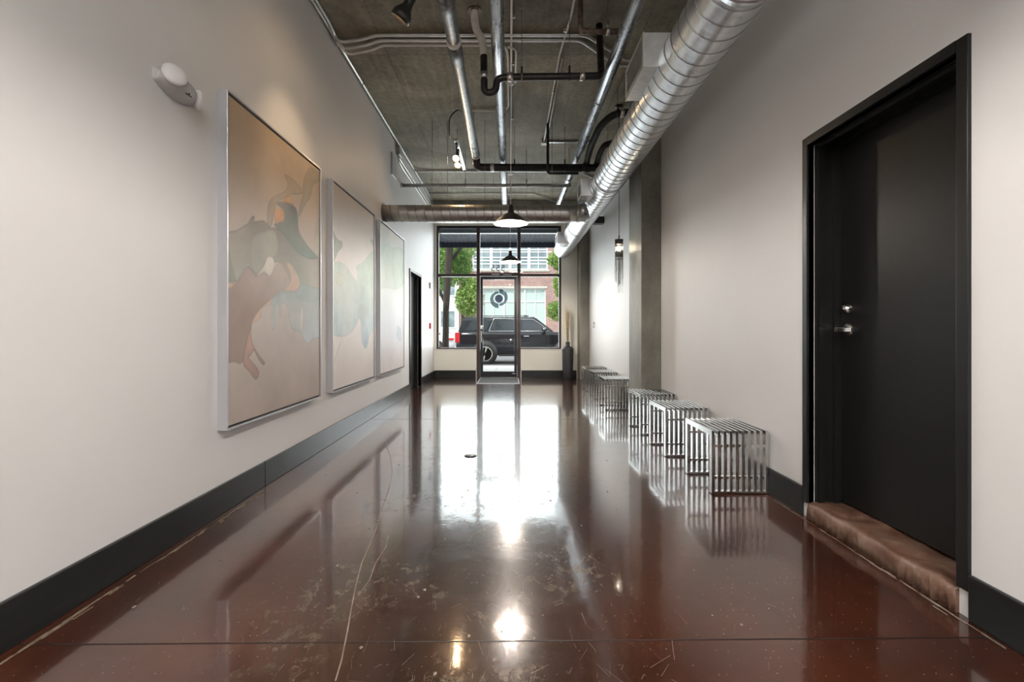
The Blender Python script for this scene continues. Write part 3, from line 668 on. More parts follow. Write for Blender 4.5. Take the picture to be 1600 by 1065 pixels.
b = MB(); b.box(-.325, -.085, YB-.044, YB-.04, 3.325, 3.45); L.add(b, 'face', 'red')
fc = bpy.data.curves.new('exit', 'FONT'); fc.body = 'EXIT'; fc.size = .13; fc.extrude = .001; fc.align_x = 'CENTER'
fo = bpy.data.objects.new('tmp_font', fc); COL.objects.link(fo)
text_mesh(fo, 'exit_letters', 'plastic', r, (-.205, YB-.0455, 3.345), (PI/2, 0, 0))

# floor outlet cover
r = root('floor_box_cover', (-.33, 4.08, 0), 'small round metal cover set in the floor of the hall', 'floor outlet'); L = Loc(r)
b = MB(); b.lathe([(.052,0),(.052,.004),(.045,.006),(0,.006)], (-.33, 4.08, 0), 'Z', 36); L.add(b, 'ring', 'lamp_black')
b = MB(); b.lathe([(.040,.006),(.040,.009),(0,.009)], (-.33, 4.08, 0), 'Z', 36); L.add(b, 'lid', 'chrome')
b = MB(); b.box(-.345, -.315, 4.065, 4.095, .009, .0105); L.add(b, 'lid_slot', 'lamp_black')
# door mat
r = root('door_mat', (-.235, 10.1, 0), 'grey ribbed mat lying inside the entrance door', 'mat'); L = Loc(r)
b = MB(); b.box(-.63, .165, 9.58, 10.62, 0, .008, bev=.002); 
for k in range(26): b.box(-.615, .15, 9.60+k*.039, 9.615+k*.039, .008, .011)
L.add(b, 'mat_pile', 'mat')
b = MB(); 
for q in ((-.65,-.63,9.56,10.64), (.165,.185,9.56,10.64), (-.63,.165,9.56,9.58), (-.63,.165,10.62,10.64)): b.box(*q, 0, .009)
L.add(b, 'mat_edge', 'frame_silver')

# vase and reeds
vx, vy = 1.235, 10.50
r = root('floor_vase', (vx, vy, 0), 'tall charcoal bottle-shaped floor vase in the far right corner', 'vase'); L = Loc(r)
b = MB(); b.lathe([(0,0),(.10,0),(.106,.01),(.112,.25),(.118,.55),(.121,.625),(.115,.66),(.09,.685),(.052,.698),(.045,.71),(.046,.78),(.048,.79),(.040,.79),(.036,.72),(0,.70)], (vx, vy, 0), 'Z', 40)
L.add(b, 'vase_body', 'vase')
b = MB()
for k in range(34):
    a = random.uniform(0, 2*PI); s0 = random.uniform(0, .022); s1 = random.uniform(.01, .075); h = random.uniform(1.30, 1.62)
    b.tube([(vx+s0*math.cos(a), vy+s0*math.sin(a), .73), (vx+s1*.55*math.cos(a), vy+s1*.55*math.sin(a), .73+(h-.73)*.55), (vx+s1*math.cos(a+.1), vy+s1*math.sin(a+.1), h)], [.0035, .003, .0018], 5)
tag(b.build('dried_reeds', 'reed'), 'bunch of thin dried tan reeds standing in the charcoal vase', 'dried reeds', kind='stuff')

# ================================================================== BENCHES
BL, BWd, BH = .47, .362, .405
def make_bench():
    r = root('slatted_bench', (0,0,0), 'x', 'bench', 'stainless slatted benches along the right wall')
    n = 10; w = .0175; pitch = (BWd-w)/(n-1); d = .038
    for i in range(n):
        x0 = i*pitch; x1 = x0+w; b = MB()
        b.box(x0, x1, 0, d, .018, BH-.034, bev=.0012); b.box(x0, x1, BL-d, BL, .018, BH-.034, bev=.0012); b.box(x0, x1, 0, BL, BH-.034, BH, bev=.0012)
        b.build('slat', 'stainless', r)
    for (yy, hh) in ((.008, .298), (.008, .095), (BL-.030, .298), (BL-.030, .095)):
        b = MB(); b.box(w*.5, BWd-w*.5, yy, yy+.022, hh, hh+.018); b.build('crossbar', 'stainless', r)
    for yy in (0, BL-d):
        b = MB(); b.box(0, BWd, yy, yy+d, .006, .018, bev=.001); fr = b.build('foot_rail', 'stainless', r)
        for xx in (.02, BWd-.02):
            q = MB(); q.lathe([(.010,0),(.010,.006),(0,.006)], (xx, yy+d/2, 0), 'Z', 12); o = q.build('glide', 'lamp_black', fr)
    return r
def copy_tree(o, parent=None):
    c_ = o.copy(); COL.objects.link(c_); c_.parent = parent
    for ch in [q for q in bpy.data.objects if q.parent == o]: copy_tree(ch, c_)
    return c_
spots = [(1.287, 3.125, 'nearest stainless steel slatted bench, beside the large black door'),
         (1.283, 4.045, 'second stainless slatted bench from the viewer, behind the nearest one'),
         (1.300, 4.89, 'stainless slatted bench standing just before the middle concrete column'),
         (1.243, 6.39, 'stainless slatted bench just beyond the middle concrete column'),
         (1.275, 7.42, 'fifth stainless slatted bench, second one beyond the middle column'),
         (1.290, 8.33, 'furthest stainless slatted bench, closest to the vase')]
proto = make_bench()
for k, (x, y, lb) in enumerate(spots):
    o = proto if k == 0 else copy_tree(proto)
    o.location = (x, y, 0); o['label'] = lb

# ================================================================== DUCTS
def spiral(name, p0, p1, r, pitch, mat_, label, extra=None):
    """round spiral duct between two points with its raised seam"""
    p0 = Vector(p0); p1 = Vector(p1); ax = (p1-p0).normalized(); Ln = (p1-p0).length
    rt = root(name, p0, label, 'duct'); L = Loc(rt)
    b = MB(); ns = max(2, int(Ln/.25)); b.tube([p0+ax*Ln*i/ns for i in range(ns+1)], r, 48); L.add(b, 'duct_body', mat_)
    u = ax.cross(Vector((0,0,1))).normalized(); v = ax.cross(u); b = MB(); bm = b.bm
    turns = Ln/pitch; N = int(turns*36); prev = None
    for i in range(N+1):
        t = i/N; a = 2*PI*turns*t; c_ = p0+ax*Ln*t; rad = u*math.cos(a)+v*math.sin(a)
        cur = [bm.verts.new(c_+ax*o_+rad*(r+h_)) for o_, h_ in ((-.006,-.001), (-.0035,.0035), (.0035,.0035), (.006,-.001))]
        if prev:
            for k in range(3): bm.faces.new((prev[k], prev[k+1], cur[k+1], cur[k])).smooth = True
        prev = cur
    L.add(b, 'spiral_seam', 'galv_seam' if mat_ == 'galv' else 'rod')
    return rt, L
DXc, DZc, DR = 1.139, EYE+1.74, .1745
duct, L = spiral('spiral_duct', (DXc, -3.0, DZc), (DXc, YB-.005, DZc), DR, .125, 'galv', 'large silver spiral duct running the length of the hall by right wall')
for yy in (2.35, 5.6, 8.2):
    b = MB(); b.tube([(DXc, yy-.03, DZc), (DXc, yy+.03, DZc)], DR+.006, 48); L.add(b, 'coupling', 'galv')
def diffuser(y0, y1, z0, z1, x0, label):
    r = root('duct_diffuser', (x0+.1, (y0+y1)/2, z0), label, 'air diffuser', 'box diffusers on the left side of the big duct'); L = Loc(r)
    b = MB(); t = .003; x1 = DXc-.06
    b.box(x0, x1, y0, y1, z0, z0+t); b.box(x0, x1, y0, y1, z1-t, z1); b.box(x0, x1, y0, y0+t, z0+t, z1-t); b.box(x0, x1, y1-t, y1, z0+t, z1-t)
    L.add(b, 'housing', 'galv')
    b = MB(); w = .028; x2 = x0-.006
    b.box(x2, x0, y0-.004, y0+w, z0-.004, z1+.004); b.box(x2, x0, y1-w, y1+.004, z0-.004, z1+.004); b.box(x2, x0, y0+w, y1-w, z0-.004, z0+w); b.box(x2, x0, y0+w, y1-w, z1-w, z1+.004)
    n = 7
    for k in range(n):
        zz = z0+w+(z1-z0-2*w)*(k+.5)/n; b.obox((x0+.004, (y0+y1)/2, zz), (0,1,0), (y1-y0-2*w, .018, .002))
    L.add(b, 'grille', 'emt')
    b = MB(); b.box(x0+.02, x0+.023, y0+.003, y1-.003, z0+.003, z1-.003); L.add(b, 'damper', 'grille_dark')
    b = MB(); b.obox((x1-.07, (y0+y1)/2, z0-.004), (0,1,0), (y1-y0+.06, .035, .004)); L.add(b, 'mounting_flange', 'emt')
diffuser(3.18, 3.66, EYE+1.71, EYE+1.93, .868, 'square silver box diffuser on the big duct, nearest the viewer')
diffuser(5.95, 6.27, EYE+1.63, EYE+1.84, .868, 'silver box diffuser on the big duct beside the crossing duct')
diffuser(8.9, 9.3, EYE+1.57, EYE+1.78, .868, 'furthest box diffuser on the big duct, before the storefront')
cr, L = spiral('crossing_duct', (XL+.002, 6.42, EYE+1.525), (.99, 6.42, EYE+1.525), .109, .11, 'galv_dull', 'dull grey spiral duct crossing the hall from the left wall')
b = MB(); b.tube([(XL, 6.42, EYE+1.525), (XL+.012, 6.42, EYE+1.525)], .135, 40); L.add(b, 'wall_flange', 'galv_dull')
b = MB(); b.tube([(.86, 6.42, EYE+1.525), (.90, 6.42, EYE+1.525)], .116, 40); b.tube([(.90, 6.42, EYE+1.525), (1.0, 6.42, EYE+1.56)], .113, 40); L.add(b, 'takeoff_collar', 'galv_dull')
for xx in (-1.02, -.82, -.33, .55):
    b = MB(); b.tube([(xx, 6.42, EYE+1.63), (xx, 6.42, CEIL)], .003, 6); L.add(b, 'hanger_rod', 'rod')

# ================================================================== PIPES
def pipe(name, pts, r, m, label, cat='pipe', bend=.05, seg=20, rings=(), hang=(), ringm='clamp', extra=None):
    """pipe with couplings (rings: (point, axis, radius factor, length, material)) and hanger rods (points)"""
    rt = root(name, pts[0], label, cat); L = Loc(rt)
    b = MB(); b.tube(pts, r, seg, bend); L.add(b, 'pipe_run', m)
    for (p, ax, k, ln, mm) in rings:
        p = Vector(p); ax = Vector(ax).normalized(); b = MB(); b.tube([p-ax*ln/2, p+ax*ln/2], r*k, seg); L.add(b, 'coupling', mm)
    for p in hang:
        b = MB(); b.tube([(p[0], p[1], p[2]+r), (p[0], p[1], CEIL)], .0035, 6); hr = L.add(b, 'hanger_rod', 'rod')
        # clevis band round the pipe
        ax = Vector(p[3]) if len(p) > 3 else Vector((0,1,0)); q = Vector(p[:3]); b = MB(); b.tube([q-ax*.010, q+ax*.010], r+.003, seg); b.tube([(p[0], p[1], p[2]+r), (p[0], p[1], p[2]+r+.06)], .009, 8)
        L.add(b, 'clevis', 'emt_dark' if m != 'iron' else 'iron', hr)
    return rt, L
Yx = (0,1,0); Xx = (1,0,0)
# long steel main, middle
pipe('steel_pipe', [(-.098, -2.5, 3.35), (-.098, 8.93, 3.35)], .054, 'steel_pipe', 'long silver pipe under the ceiling down the middle of the hall', bend=0,
     rings=[((-.098, 6.05, 3.35), Yx, 1.04, .012, 'clamp'), ((-.098, 8.90, 3.35), Yx, 1.35, .05, 'rust')], hang=[(-.098, 1.2, 3.35), (-.098, 6.95, 3.35), (-.098, 8.6, 3.35)])
pipe('steel_pipe', [(.892, -2.5, 3.35), (.892, 9.4, 3.35)], .0535, 'steel_pipe', 'long silver pipe under the ceiling just left of the big duct', bend=0,
     rings=[((.892, 5.35, 3.35), Yx, 1.05, .015, 'clamp'), ((.892, 9.38, 3.35), Yx, 1.3, .05, 'rust')], hang=[(.892, 1.2, 3.35), (.892, 4.9, 3.35), (.892, 7.4, 3.35)])
_, L = pipe('mottled_pipe', [(-.45, -2.5, 3.35), (-.45, 6.48, 3.35)], .052, 'grey_pipe', 'mottled grey drain pipe under the ceiling, left of the middle pipe', bend=0,
     rings=[((-.45, 3.45, 3.35), Yx, 1.13, .34, 'grey_pipe'), ((-.45, 4.05, 3.35), Yx, 1.13, .30, 'grey_pipe'), ((-.45, 3.90, 3.35), Yx, 1.17, .05, 'white_wrap'), ((-.45, 6.45, 3.35), Yx, 1.08, .08, 'clamp'), ((-.45, 6.25, 3.35), Yx, 1.03, .01, 'lamp_black')],
     hang=[(-.45, 1.0, 3.35), (-.45, 6.1, 3.35)])
pipe('black_drain_pipe', [(-.45, 6.49, 3.345), (-.45, 6.61, 3.24), (1.45, 6.61, 3.232)], .052, 'iron', 'thick black iron drain pipe crossing the hall under the ceiling', bend=.1,
     rings=[((-.24, 6.61, 3.239), Xx, 1.1, .05, 'clamp'), ((1.2, 6.61, 3.235), Xx, 1.1, .05, 'rust'), ((1.02, 6.61, 3.235), Xx, 1.15, .1, 'iron')],
     hang=[(.06, 6.61, 3.239, Xx), (.74, 6.61, 3.236, Xx), (1.32, 6.61, 3.233, Xx)])
# trap drain from the ceiling
_, L = pipe('trap_drain_pipe', [(-.226, 4.2, 3.42), (-.222, 4.2, 3.18), (-.222, 4.2, 3.10), (-.18, 4.2, 3.075), (-.125, 4.2, 3.10), (-.11, 4.2, 3.20), (-.04, 4.2, 3.215), (.76, 4.2, 3.225), (.80, 4.3, 3.30), (.80, 4.4, CEIL)], .030, 'iron',
     'black iron drain with a curved trap and crossing arm near the viewer', bend=.05,
     rings=[((.0, 4.2, 3.216), Xx, 1.2, .05, 'clamp'), ((.62, 4.2, 3.223), Xx, 1.2, .045, 'clamp'), ((-.222, 4.2, 3.23), (0,0,1), 1.15, .05, 'clamp'), ((.10, 4.2, 3.217), Xx, 1.12, .02, 'rust')],
     hang=[(.10, 4.2, 3.217, Xx), (.51, 4.2, 3.222, Xx)])
b = MB(); b.tube([(-.305, 4.2, CEIL), (-.305, 4.2, 3.72), (-.29, 4.2, 3.62), (-.235, 4.2, 3.53), (-.226, 4.2, 3.40)], .033, 16, .04); L.add(b, 'wrapped_pipe', 'white_wrap', label='white wrapped upper length of the drain')
b = MB(); b.tube([(-.305, 4.2, CEIL), (-.305, 4.2, CEIL-.01)], .06, 20); L.add(b, 'ceiling_ring', 'rust')
# black branch pipes behind the big duct
pipe('black_branch_pipe', [(1.02, 6.60, 3.26), (1.02, 6.25, 3.36), (1.06, 5.80, 3.46), (1.18, 5.55, 3.50), (1.62, 5.55, 3.52)], .042, 'iron', 'upper black iron branch pipe behind the big duct', bend=.12,
     rings=[((1.40, 5.55, 3.512), Xx, 1.15, .06, 'rust'), ((1.27, 5.55, 3.505), Xx, 1.15, .045, 'clamp')], hang=[(1.22, 5.55, 3.503, Xx)])
pipe('black_branch_pipe', [(1.16, 6.60, 3.26), (1.16, 6.35, 3.33), (1.19, 6.18, 3.38), (1.28, 6.13, 3.39), (1.62, 6.15, 3.40)], .038, 'iron', 'lower black iron branch pipe behind the big duct', bend=.1,
     rings=[((1.42, 6.138, 3.394), Xx, 1.15, .05, 'clamp')], hang=[(1.5, 6.143, 3.396, Xx)])
pipe('thin_black_pipe', [(.497, 6.45, CEIL), (.497, 6.45, 3.11), (.90, 6.45, 3.11)], .018, 'iron', 'thin black pipe dropping from the ceiling before the black drain', bend=.04, seg=12)
pipe('brown_pipe', [(.575, 4.0, CEIL), (.575, 4.0, 3.485), (.88, 4.0, 3.485)], .022, 'rust', 'thin brown pipe dropping from the ceiling near the viewer', bend=.04, seg=12,
     rings=[((.80, 4.0, 3.485), Xx, 1.3, .03, 'clamp')], hang=[(.80, 4.0, 3.485, Xx)])
pipe('sprinkler_pipe', [(XL, 7.47, 3.25), (.93, 7.47, 3.25)], .027, 'galv_dull', 'thin grey sprinkler pipe crossing the hall beyond the black drain', bend=0,
     rings=[((XL+.012, 7.47, 3.25), Xx, 1.5, .02, 'galv_dull')], hang=[(-.68, 7.47, 3.25, Xx), (.25, 7.47, 3.25, Xx)])
# steel rail near the storefront
r = root('steel_rail', (0, 8.76, 2.98), 'thin black and silver steel rail spanning the hall before storefront', 'rail'); L = Loc(r)
b = MB(); b.box(XL, XR, 8.74, 8.78, 2.985, 3.005); L.add(b, 'upper_bar', 'lamp_black'); b = MB(); b.box(XL+.10, XR, 8.735, 8.785, 2.965, 2.985); L.add(b, 'lower_bar', 'emt')
b = MB(); b.box(1.50, XR, 8.68, 8.84, 2.94, 3.06); L.add(b, 'end_bracket', 'lamp_black')
for xx in (-1.42, -.3, .75):
    b = MB(); b.tube([(xx, 8.76, 3.0), (xx, 8.76, CEIL)], .003, 6); L.add(b, 'hanger_rod', 'rod')

# ================================================================== CONDUITS
def conduit(pts, r, m, label, bend=.05, clips=(), name='conduit'):
    rt = root(name, pts[0], label, 'conduit'); L = Loc(rt)
    b = MB(); b.tube(pts, r, 10, bend); L.add(b, 'tube', m)
    for (x, y, z) in clips:
        b = MB(); b.obox((x, y, z), (0,0,1), (max(.012, CEIL-z+.012) if z > 3.6 else .03, .028, .012)); L.add(b, 'clip', 'emt')
    return rt
cz = CEIL-.02
conduit([(XL+.03, -2.0, cz), (XL+.03, 10.35, cz)], .016, 'emt', 'metal conduit in the corner of ceiling and left wall', 0, [(XL+.03, y, cz) for y in (2.2, 4.05, 5.4, 7.0, 8.2)])
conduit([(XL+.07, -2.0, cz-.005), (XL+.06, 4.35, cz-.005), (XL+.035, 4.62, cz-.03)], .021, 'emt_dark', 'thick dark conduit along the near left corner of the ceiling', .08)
conduit([(XL+.045, 4.40, cz-.02), (XL+.06, 4.60, cz-.02), (-1.36, 4.56, cz-.01), (-1.25, 4.52, cz), (.70, 4.52, cz), (1.18, 4.95, cz), (XR-.01, 4.97, cz)], .015, 'emt', 'first of three conduits crossing the ceiling, nearest, full width', .07, [(x, 4.52, cz) for x in (-1.2, -.25, .36)])
conduit([(XL+.05, 4.48, cz-.03), (XL+.065, 4.69, cz-.03), (-1.35, 4.65, cz-.01), (-1.24, 4.60, cz), (.66, 4.60, cz), (1.10, 5.04, cz), (XR-.01, 5.06, cz)], .015, 'emt', 'second of three conduits crossing the ceiling, full width', .07, [(x, 4.60, cz) for x in (-1.15, .1, .42)])
conduit([(XL+.055, 4.55, cz-.04), (XL+.07, 4.78, cz-.04), (-1.33, 4.74, cz-.01), (-1.22, 4.68, cz), (-.04, 4.68, cz), (-.02, 4.9, cz), (-.02, 5.98, cz), (-.10, 6.08, cz), (-.50, 6.08, cz)], .013, 'cond_cream', 'third crossing conduit which bends and returns beside the middle pipe', .09, [(-1.1, 4.68, cz)])
conduit([(-.02, 4.66, cz-.03), (.06, 4.70, cz-.03), (.06, 5.35, cz-.02)], .011, 'cond_cream', 'short pale conduit bending toward the lit pendant', .09)
conduit([(.012, -2.0, cz), (.012, 8.58, cz)], .011, 'cond_cream', 'thin pale conduit along the middle of the ceiling feeding the pendants', 0, [(.03, y, cz) for y in (4.25, 5.0, 6.3)])
conduit([(.53, -2, cz), (.53, 4.25, cz), (.49, 4.85, cz), (.49, 7.05, cz)], .011, 'cond_cream', 'left of the two pale conduits right of centre on the ceiling', .06, [(.50, 4.45, cz), (.49, 5.6, cz)])
conduit([(.525, 4.9, cz), (.525, 7.05, cz)], .010, 'cond_cream', 'shorter right one of the two pale conduits right of centre', 0)
conduit([(XL+.04, 8.30, cz-.02), (-1.50, 8.38, cz-.01), (-1.38, 8.40, cz), (1.16, 8.40, cz), (XR-.03, 8.95, cz)], .017, 'emt', 'conduit crossing the ceiling beyond the sprinkler pipe', .06, [(.0, 8.40, cz)])
conduit([(XL+.03, 9.78, cz), (.45, 9.78, cz), (.95, 10.3, cz-.03)], .012, 'emt', 'furthest thin conduit crossing the ceiling', .06)
r = root('junction_box', (.50, 7.1, CEIL-.05), 'white junction box on ceiling at end of the paired pale conduits', 'junction box'); L = Loc(r)
b = MB(); b.box(.455, .545, 7.05, 7.15, CEIL-.05, CEIL, bev=.004); L.add(b, 'box_body', 'plastic'); b = MB(); b.box(.46, .54, 7.055, 7.145, CEIL-.053, CEIL-.05); L.add(b, 'cover', 'cond_cream')
r = root('strut_channel', (.8, 7.1, CEIL-.02), 'dark metal strut fixed to the ceiling beside the white junction box', 'strut'); L = Loc(r)
b = MB(); b.box(.55, 1.25, 7.09, 7.13, CEIL-.025, CEIL); L.add(b, 'channel', 'emt_dark')
r = root('junction_box', (XL, 7.2, 3.66), 'grey metal junction box high on the left wall by the ceiling', 'junction box'); L = Loc(r)
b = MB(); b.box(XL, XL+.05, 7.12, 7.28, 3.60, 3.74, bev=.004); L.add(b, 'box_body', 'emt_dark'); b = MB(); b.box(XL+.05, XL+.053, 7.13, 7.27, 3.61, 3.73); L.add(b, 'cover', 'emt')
conduit([(XL+.02, 7.17, 3.60), (XL+.02, 7.22, 3.53), (XL+.02, 7.45, 3.51), (XL+.02, 10.68, 3.51)], .011, 'emt', 'lower of two conduits running along the far left wall', .05)
conduit([(XL+.02, 7.23, 3.60), (XL+.02, 7.32, 3.585), (XL+.02, 10.68, 3.585)], .011, 'emt', 'upper of two conduits running along the far left wall', .05)

# ================================================================== LAMPS
def pendant(x, y, zr, R, label, lit=True):
    r = root('pendant_lamp', (x, y, CEIL), label, 'pendant lamp', 'enamel dome pendants down the middle of the hall'); L = Loc(r)
    b = MB(); b.lathe([(.055,0),(.055,-.012),(.03,-.028),(.008,-.03),(0,-.03)], (x, y, CEIL), 'Z', 28); L.add(b, 'ceiling_canopy', 'plastic')
    top = zr+.20*R/.19
    b = MB(); b.tube([(x, y, top), (x, y, CEIL-.02)], .0035, 8); L.add(b, 'cord', 'cond_cream')
    k = R/.19
    pr = [(.024,.205),(.028,.20),(.030,.15),(.036,.135),(.040,.118),(.085,.095),(.135,.055),(.165,.025),(.190,.008),(.192,.0)]
    b = MB(); b.lathe([(0,.205*k)]+[(a*k, h*k) for a, h in pr], (x, y, zr), 'Z', 56); sh = L.add(b, 'shade', 'lamp_black')
    b = MB(); b.lathe([(.190*k,.001*k),(.187*k,.006*k),(.162*k,.022*k),(.132*k,.052*k),(.083*k,.090*k),(.036*k,.112*k),(0,.114*k)], (x, y, zr), 'Z', 56)
    b.bm.faces.ensure_lookup_table()
    big = [f for f in b.bm.faces if len(f.verts) > 4]
    if big: bmesh.ops.delete(b.bm, geom=big, context='FACES_ONLY')
    L.add(b, 'shade_lining', 'lamp_white', sh, label='white enamel inside of the shade')
    b = MB(); b.ell((x, y, zr+.042*k), (.032, .032, .04), 18, 12); L.add(b, 'bulb', 'bulb_far' if y > 8 else 'bulb' if y > 3 else 'bulb_near')
    return r
# open the shade bottoms: the lathe above closes them, so remove the big n-gon below
_n = 0
PEND = [(.008, 5.42, EYE+1.175, .19, 'lit dome pendant, middle one, hanging before the crossing duct'),
        (.004, 8.58, EYE+1.185, .185, 'further dome pendant, seen dark against the storefront glass'),
        (.045, 1.49, EYE+1.14, .19, 'nearest dome pendant, only its rim seen at the top edge'),
        (.0, -1.9, EYE+1.18, .19, 'added dome pendant behind the viewer, unseen fill light')]  # unseen lamp added to light the near walls
for p in PEND: pendant(*p)
for o in [q for q in bpy.data.objects if q.name.startswith('shade') and not q.name.startswith('shade_lining')]:
    bm = bmesh.new(); bm.from_mesh(o.data); big = sorted([f for f in bm.faces if len(f.verts) > 8], key=lambda f: f.calc_center_median().z)[:1]
    bmesh.ops.delete(bm, geom=big, context='FACES_ONLY'); bm.to_mesh(o.data); bm.free()

M['panel'] = emit('fill_panel_diffuser', (1, .97, .93), 44)
for yy in (-1.0, -3.4):  # unseen panels added as fill for the near walls
    r = root('fill_panel', (0, yy, CEIL-.08), 'added flat fill panel behind the viewer, ' + ('nearer one' if yy > -2 else 'further one'), 'fill light', 'added fill panels behind the viewer'); L = Loc(r)
    b = MB(); b.box(-.62, -.60, yy-.42, yy+.42, CEIL-.08, CEIL); b.box(.60, .62, yy-.42, yy+.42, CEIL-.08, CEIL); b.box(-.6, .6, yy-.42, yy-.40, CEIL-.08, CEIL); b.box(-.6, .6, yy+.40, yy+.42, CEIL-.08, CEIL); L.add(b, 'frame', 'frame_silver')
    b = MB(); b.box(-.6, .6, yy-.4, yy+.4, CEIL-.07, CEIL-.05); L.add(b, 'diffuser', 'panel')

# track spots on the left
def spot(x, y, z, aim, label, group, power=0, k_=1):
    r = root('track_spotlight', (x, y, z+.13), label, 'spotlight', group); L = Loc(r); d = (Vector(aim)-Vector((x, y, z))).normalized(); p = Vector((x, y, z))
    b = MB(); b.tube([(x, y, z+.19), (x, y, z+.04)], .010, 10); b.box(x-.018, x+.018, y-.04, y+.04, z+.15, z+.18, bev=.003); L.add(b, 'stem', 'lamp_black')
    # bell shaped head along the aim
    u = d.cross(Vector((0,0,1))).normalized(); v = d.cross(u); b = MB(); bm = b.bm; rings = []
    for (rr, t) in [(a*k_, q*k_) for a, q in ((.018,-.10),(.022,-.09),(.022,-.03),(.028,.0),(.050,.035),(.052,.07),(.048,.07),(.040,.03),(.0,.02))]:
        rings.append([bm.verts.new(p+d*t+(u*math.cos(2*PI*k/24)+v*math.sin(2*PI*k/24))*rr) for k in range(24)])
    for a, q in zip(rings, rings[1:]):
        for k in range(24): f = bm.faces.new((a[k], a[(k+1) % 24], q[(k+1) % 24], q[k])); f.smooth = True
    bm.faces.new(rings[0]); L.add(b, 'lamp_head', 'lamp_black')
    b = MB(); b.ell(p+d*.045, (.022,.022,.022), 14, 8); L.add(b, 'bulb', 'bulb_small')
    if power:
        lo = lamp('SPOT', 'spot_beam', tuple(p+d*.085-r.location), d.to_track_quat('-Z', 'Y').to_euler(), power, (1, .72, .42), spot_size=math.radians(62), spot_blend=.8, shadow_soft_size=.03); lo.parent = r
r = root('light_track', (-.73, 2.4, CEIL-.29), 'black lighting track above the nearest painting', 'light track'); L = Loc(r)
b = MB(); b.box(-.75, -.71, .8, 3.6, EYE+2.45, EYE+2.475); L.add(b, 'rail', 'lamp_black')
for yy in (1.2, 3.0): b = MB(); b.tube([(-.73, yy, EYE+2.475), (-.73, yy, CEIL)], .004, 6); L.add(b, 'hanger_rod', 'rod')
spot(-.73, 3.45, EYE+2.27, (XL, 3.72, 2.0), 'black track spotlight at the top edge aimed at nearest painting', 'spots', 26, 1.35)
r = root('light_track', (-.72, 7.1, CEIL-.2), 'short pale lighting track beyond the glowing double spotlight', 'light track'); L = Loc(r)
b = MB(); b.box(-.745, -.73, 6.5, 7.75, EYE+2.52, EYE+2.54); b.box(-.71, -.695, 6.5, 7.75, EYE+2.52, EYE+2.54); b.box(-.73, -.71, 6.5, 7.75, EYE+2.53, EYE+2.54); L.add(b, 'rail', 'emt')
for yy in (6.7, 7.6): b = MB(); b.tube([(-.72, yy, EYE+2.54), (-.72, yy, CEIL)], .004, 6); L.add(b, 'hanger_rod', 'rod')
spot(-.72, 6.60, EYE+2.33, (-.95, 4.0, 1.2), 'upper one of the pair of glowing spotlights left of the mottled pipe', 'spots')
spot(-.72, 6.78, EYE+2.31, (-.75, 4.2, .2), 'lower one of the pair of glowing spotlights left of the mottled pipe', 'spots')
conduit([(-.60, 6.1, CEIL-.03), (-.64, 5.95, CEIL-.06), (-.74, 5.95, CEIL-.16), (-.77, 6.2, CEIL-.30), (-.74, 6.55, CEIL-.21)], .008, 'lamp_black', 'looping dark flexible cable beside the pair of glowing spotlights', .08, name='flexible_cable')

# wire pendant by the column
wx, wy = 1.335, 6.0
r = root('wire_pendant', (wx, wy, CEIL), 'slim black wire pendant with hanging rods by the middle column', 'pendant lamp'); L = Loc(r)
b = MB(); b.lathe([(.05,0),(.05,-.015),(.006,-.02),(0,-.02)], (wx, wy, CEIL), 'Z', 24); L.add(b, 'ceiling_canopy', 'lamp_black')
zt = EYE+1.105
b = MB(); b.tube([(wx, wy, zt), (wx, wy, CEIL-.01)], .004, 8); b.tube([(wx, wy, zt), (wx, wy, zt+.05)], .009, 10); L.add(b, 'stem', 'lamp_black')
b = MB(); b.lathe([(0,0),(.052,0),(.052,-.012),(.048,-.014),(0,-.012)], (wx, wy, zt), 'Z', 32); L.add(b, 'cap', 'lamp_black')
b = MB(); b.lathe([(.046,0),(.046,-.20),(.0455,-.20),(.0455,0)], (wx, wy, zt-.013), 'Z', 32); 
b.bm.faces.ensure_lookup_table(); bmesh.ops.delete(b.bm, geom=[f for f in b.bm.faces if len(f.verts) > 4], context='FACES_ONLY'); L.add(b, 'mesh_sleeve', 'smoke')
b = MB()
for k in range(44):
    a = 2*PI*k/44; ln = .30+.32*abs(math.sin(k*1.7))*random.random()+(.22 if k in (3, 25) else 0)
    b.tube([(wx+.049*math.cos(a), wy+.049*math.sin(a), zt-.01), (wx+.049*math.cos(a), wy+.049*math.sin(a), zt-ln)], .0013, 4)
for k in range(16):
    a = 2*PI*k/16+.1; rr = random.uniform(.01, .035); ln = random.uniform(.45, .66); b.tube([(wx+rr*math.cos(a), wy+rr*math.sin(a), zt-.01), (wx+rr*math.cos(a), wy+rr*math.sin(a), zt-ln)], .0013, 4)
for k in range(8): 
    hz_ = zt-.03-k*.03; b.lathe([(.0485,-.0008),(.0497,-.0008),(.0497,.0008),(.0485,.0008)], (wx, wy, hz_), 'Z', 24)
ws = L.add(b, 'hanging_wires', 'rod')
b = MB(); b.ell((wx, wy, zt-.11), (.018,.018,.030), 14, 10); L.add(b, 'bulb', 'bulb_crystal')

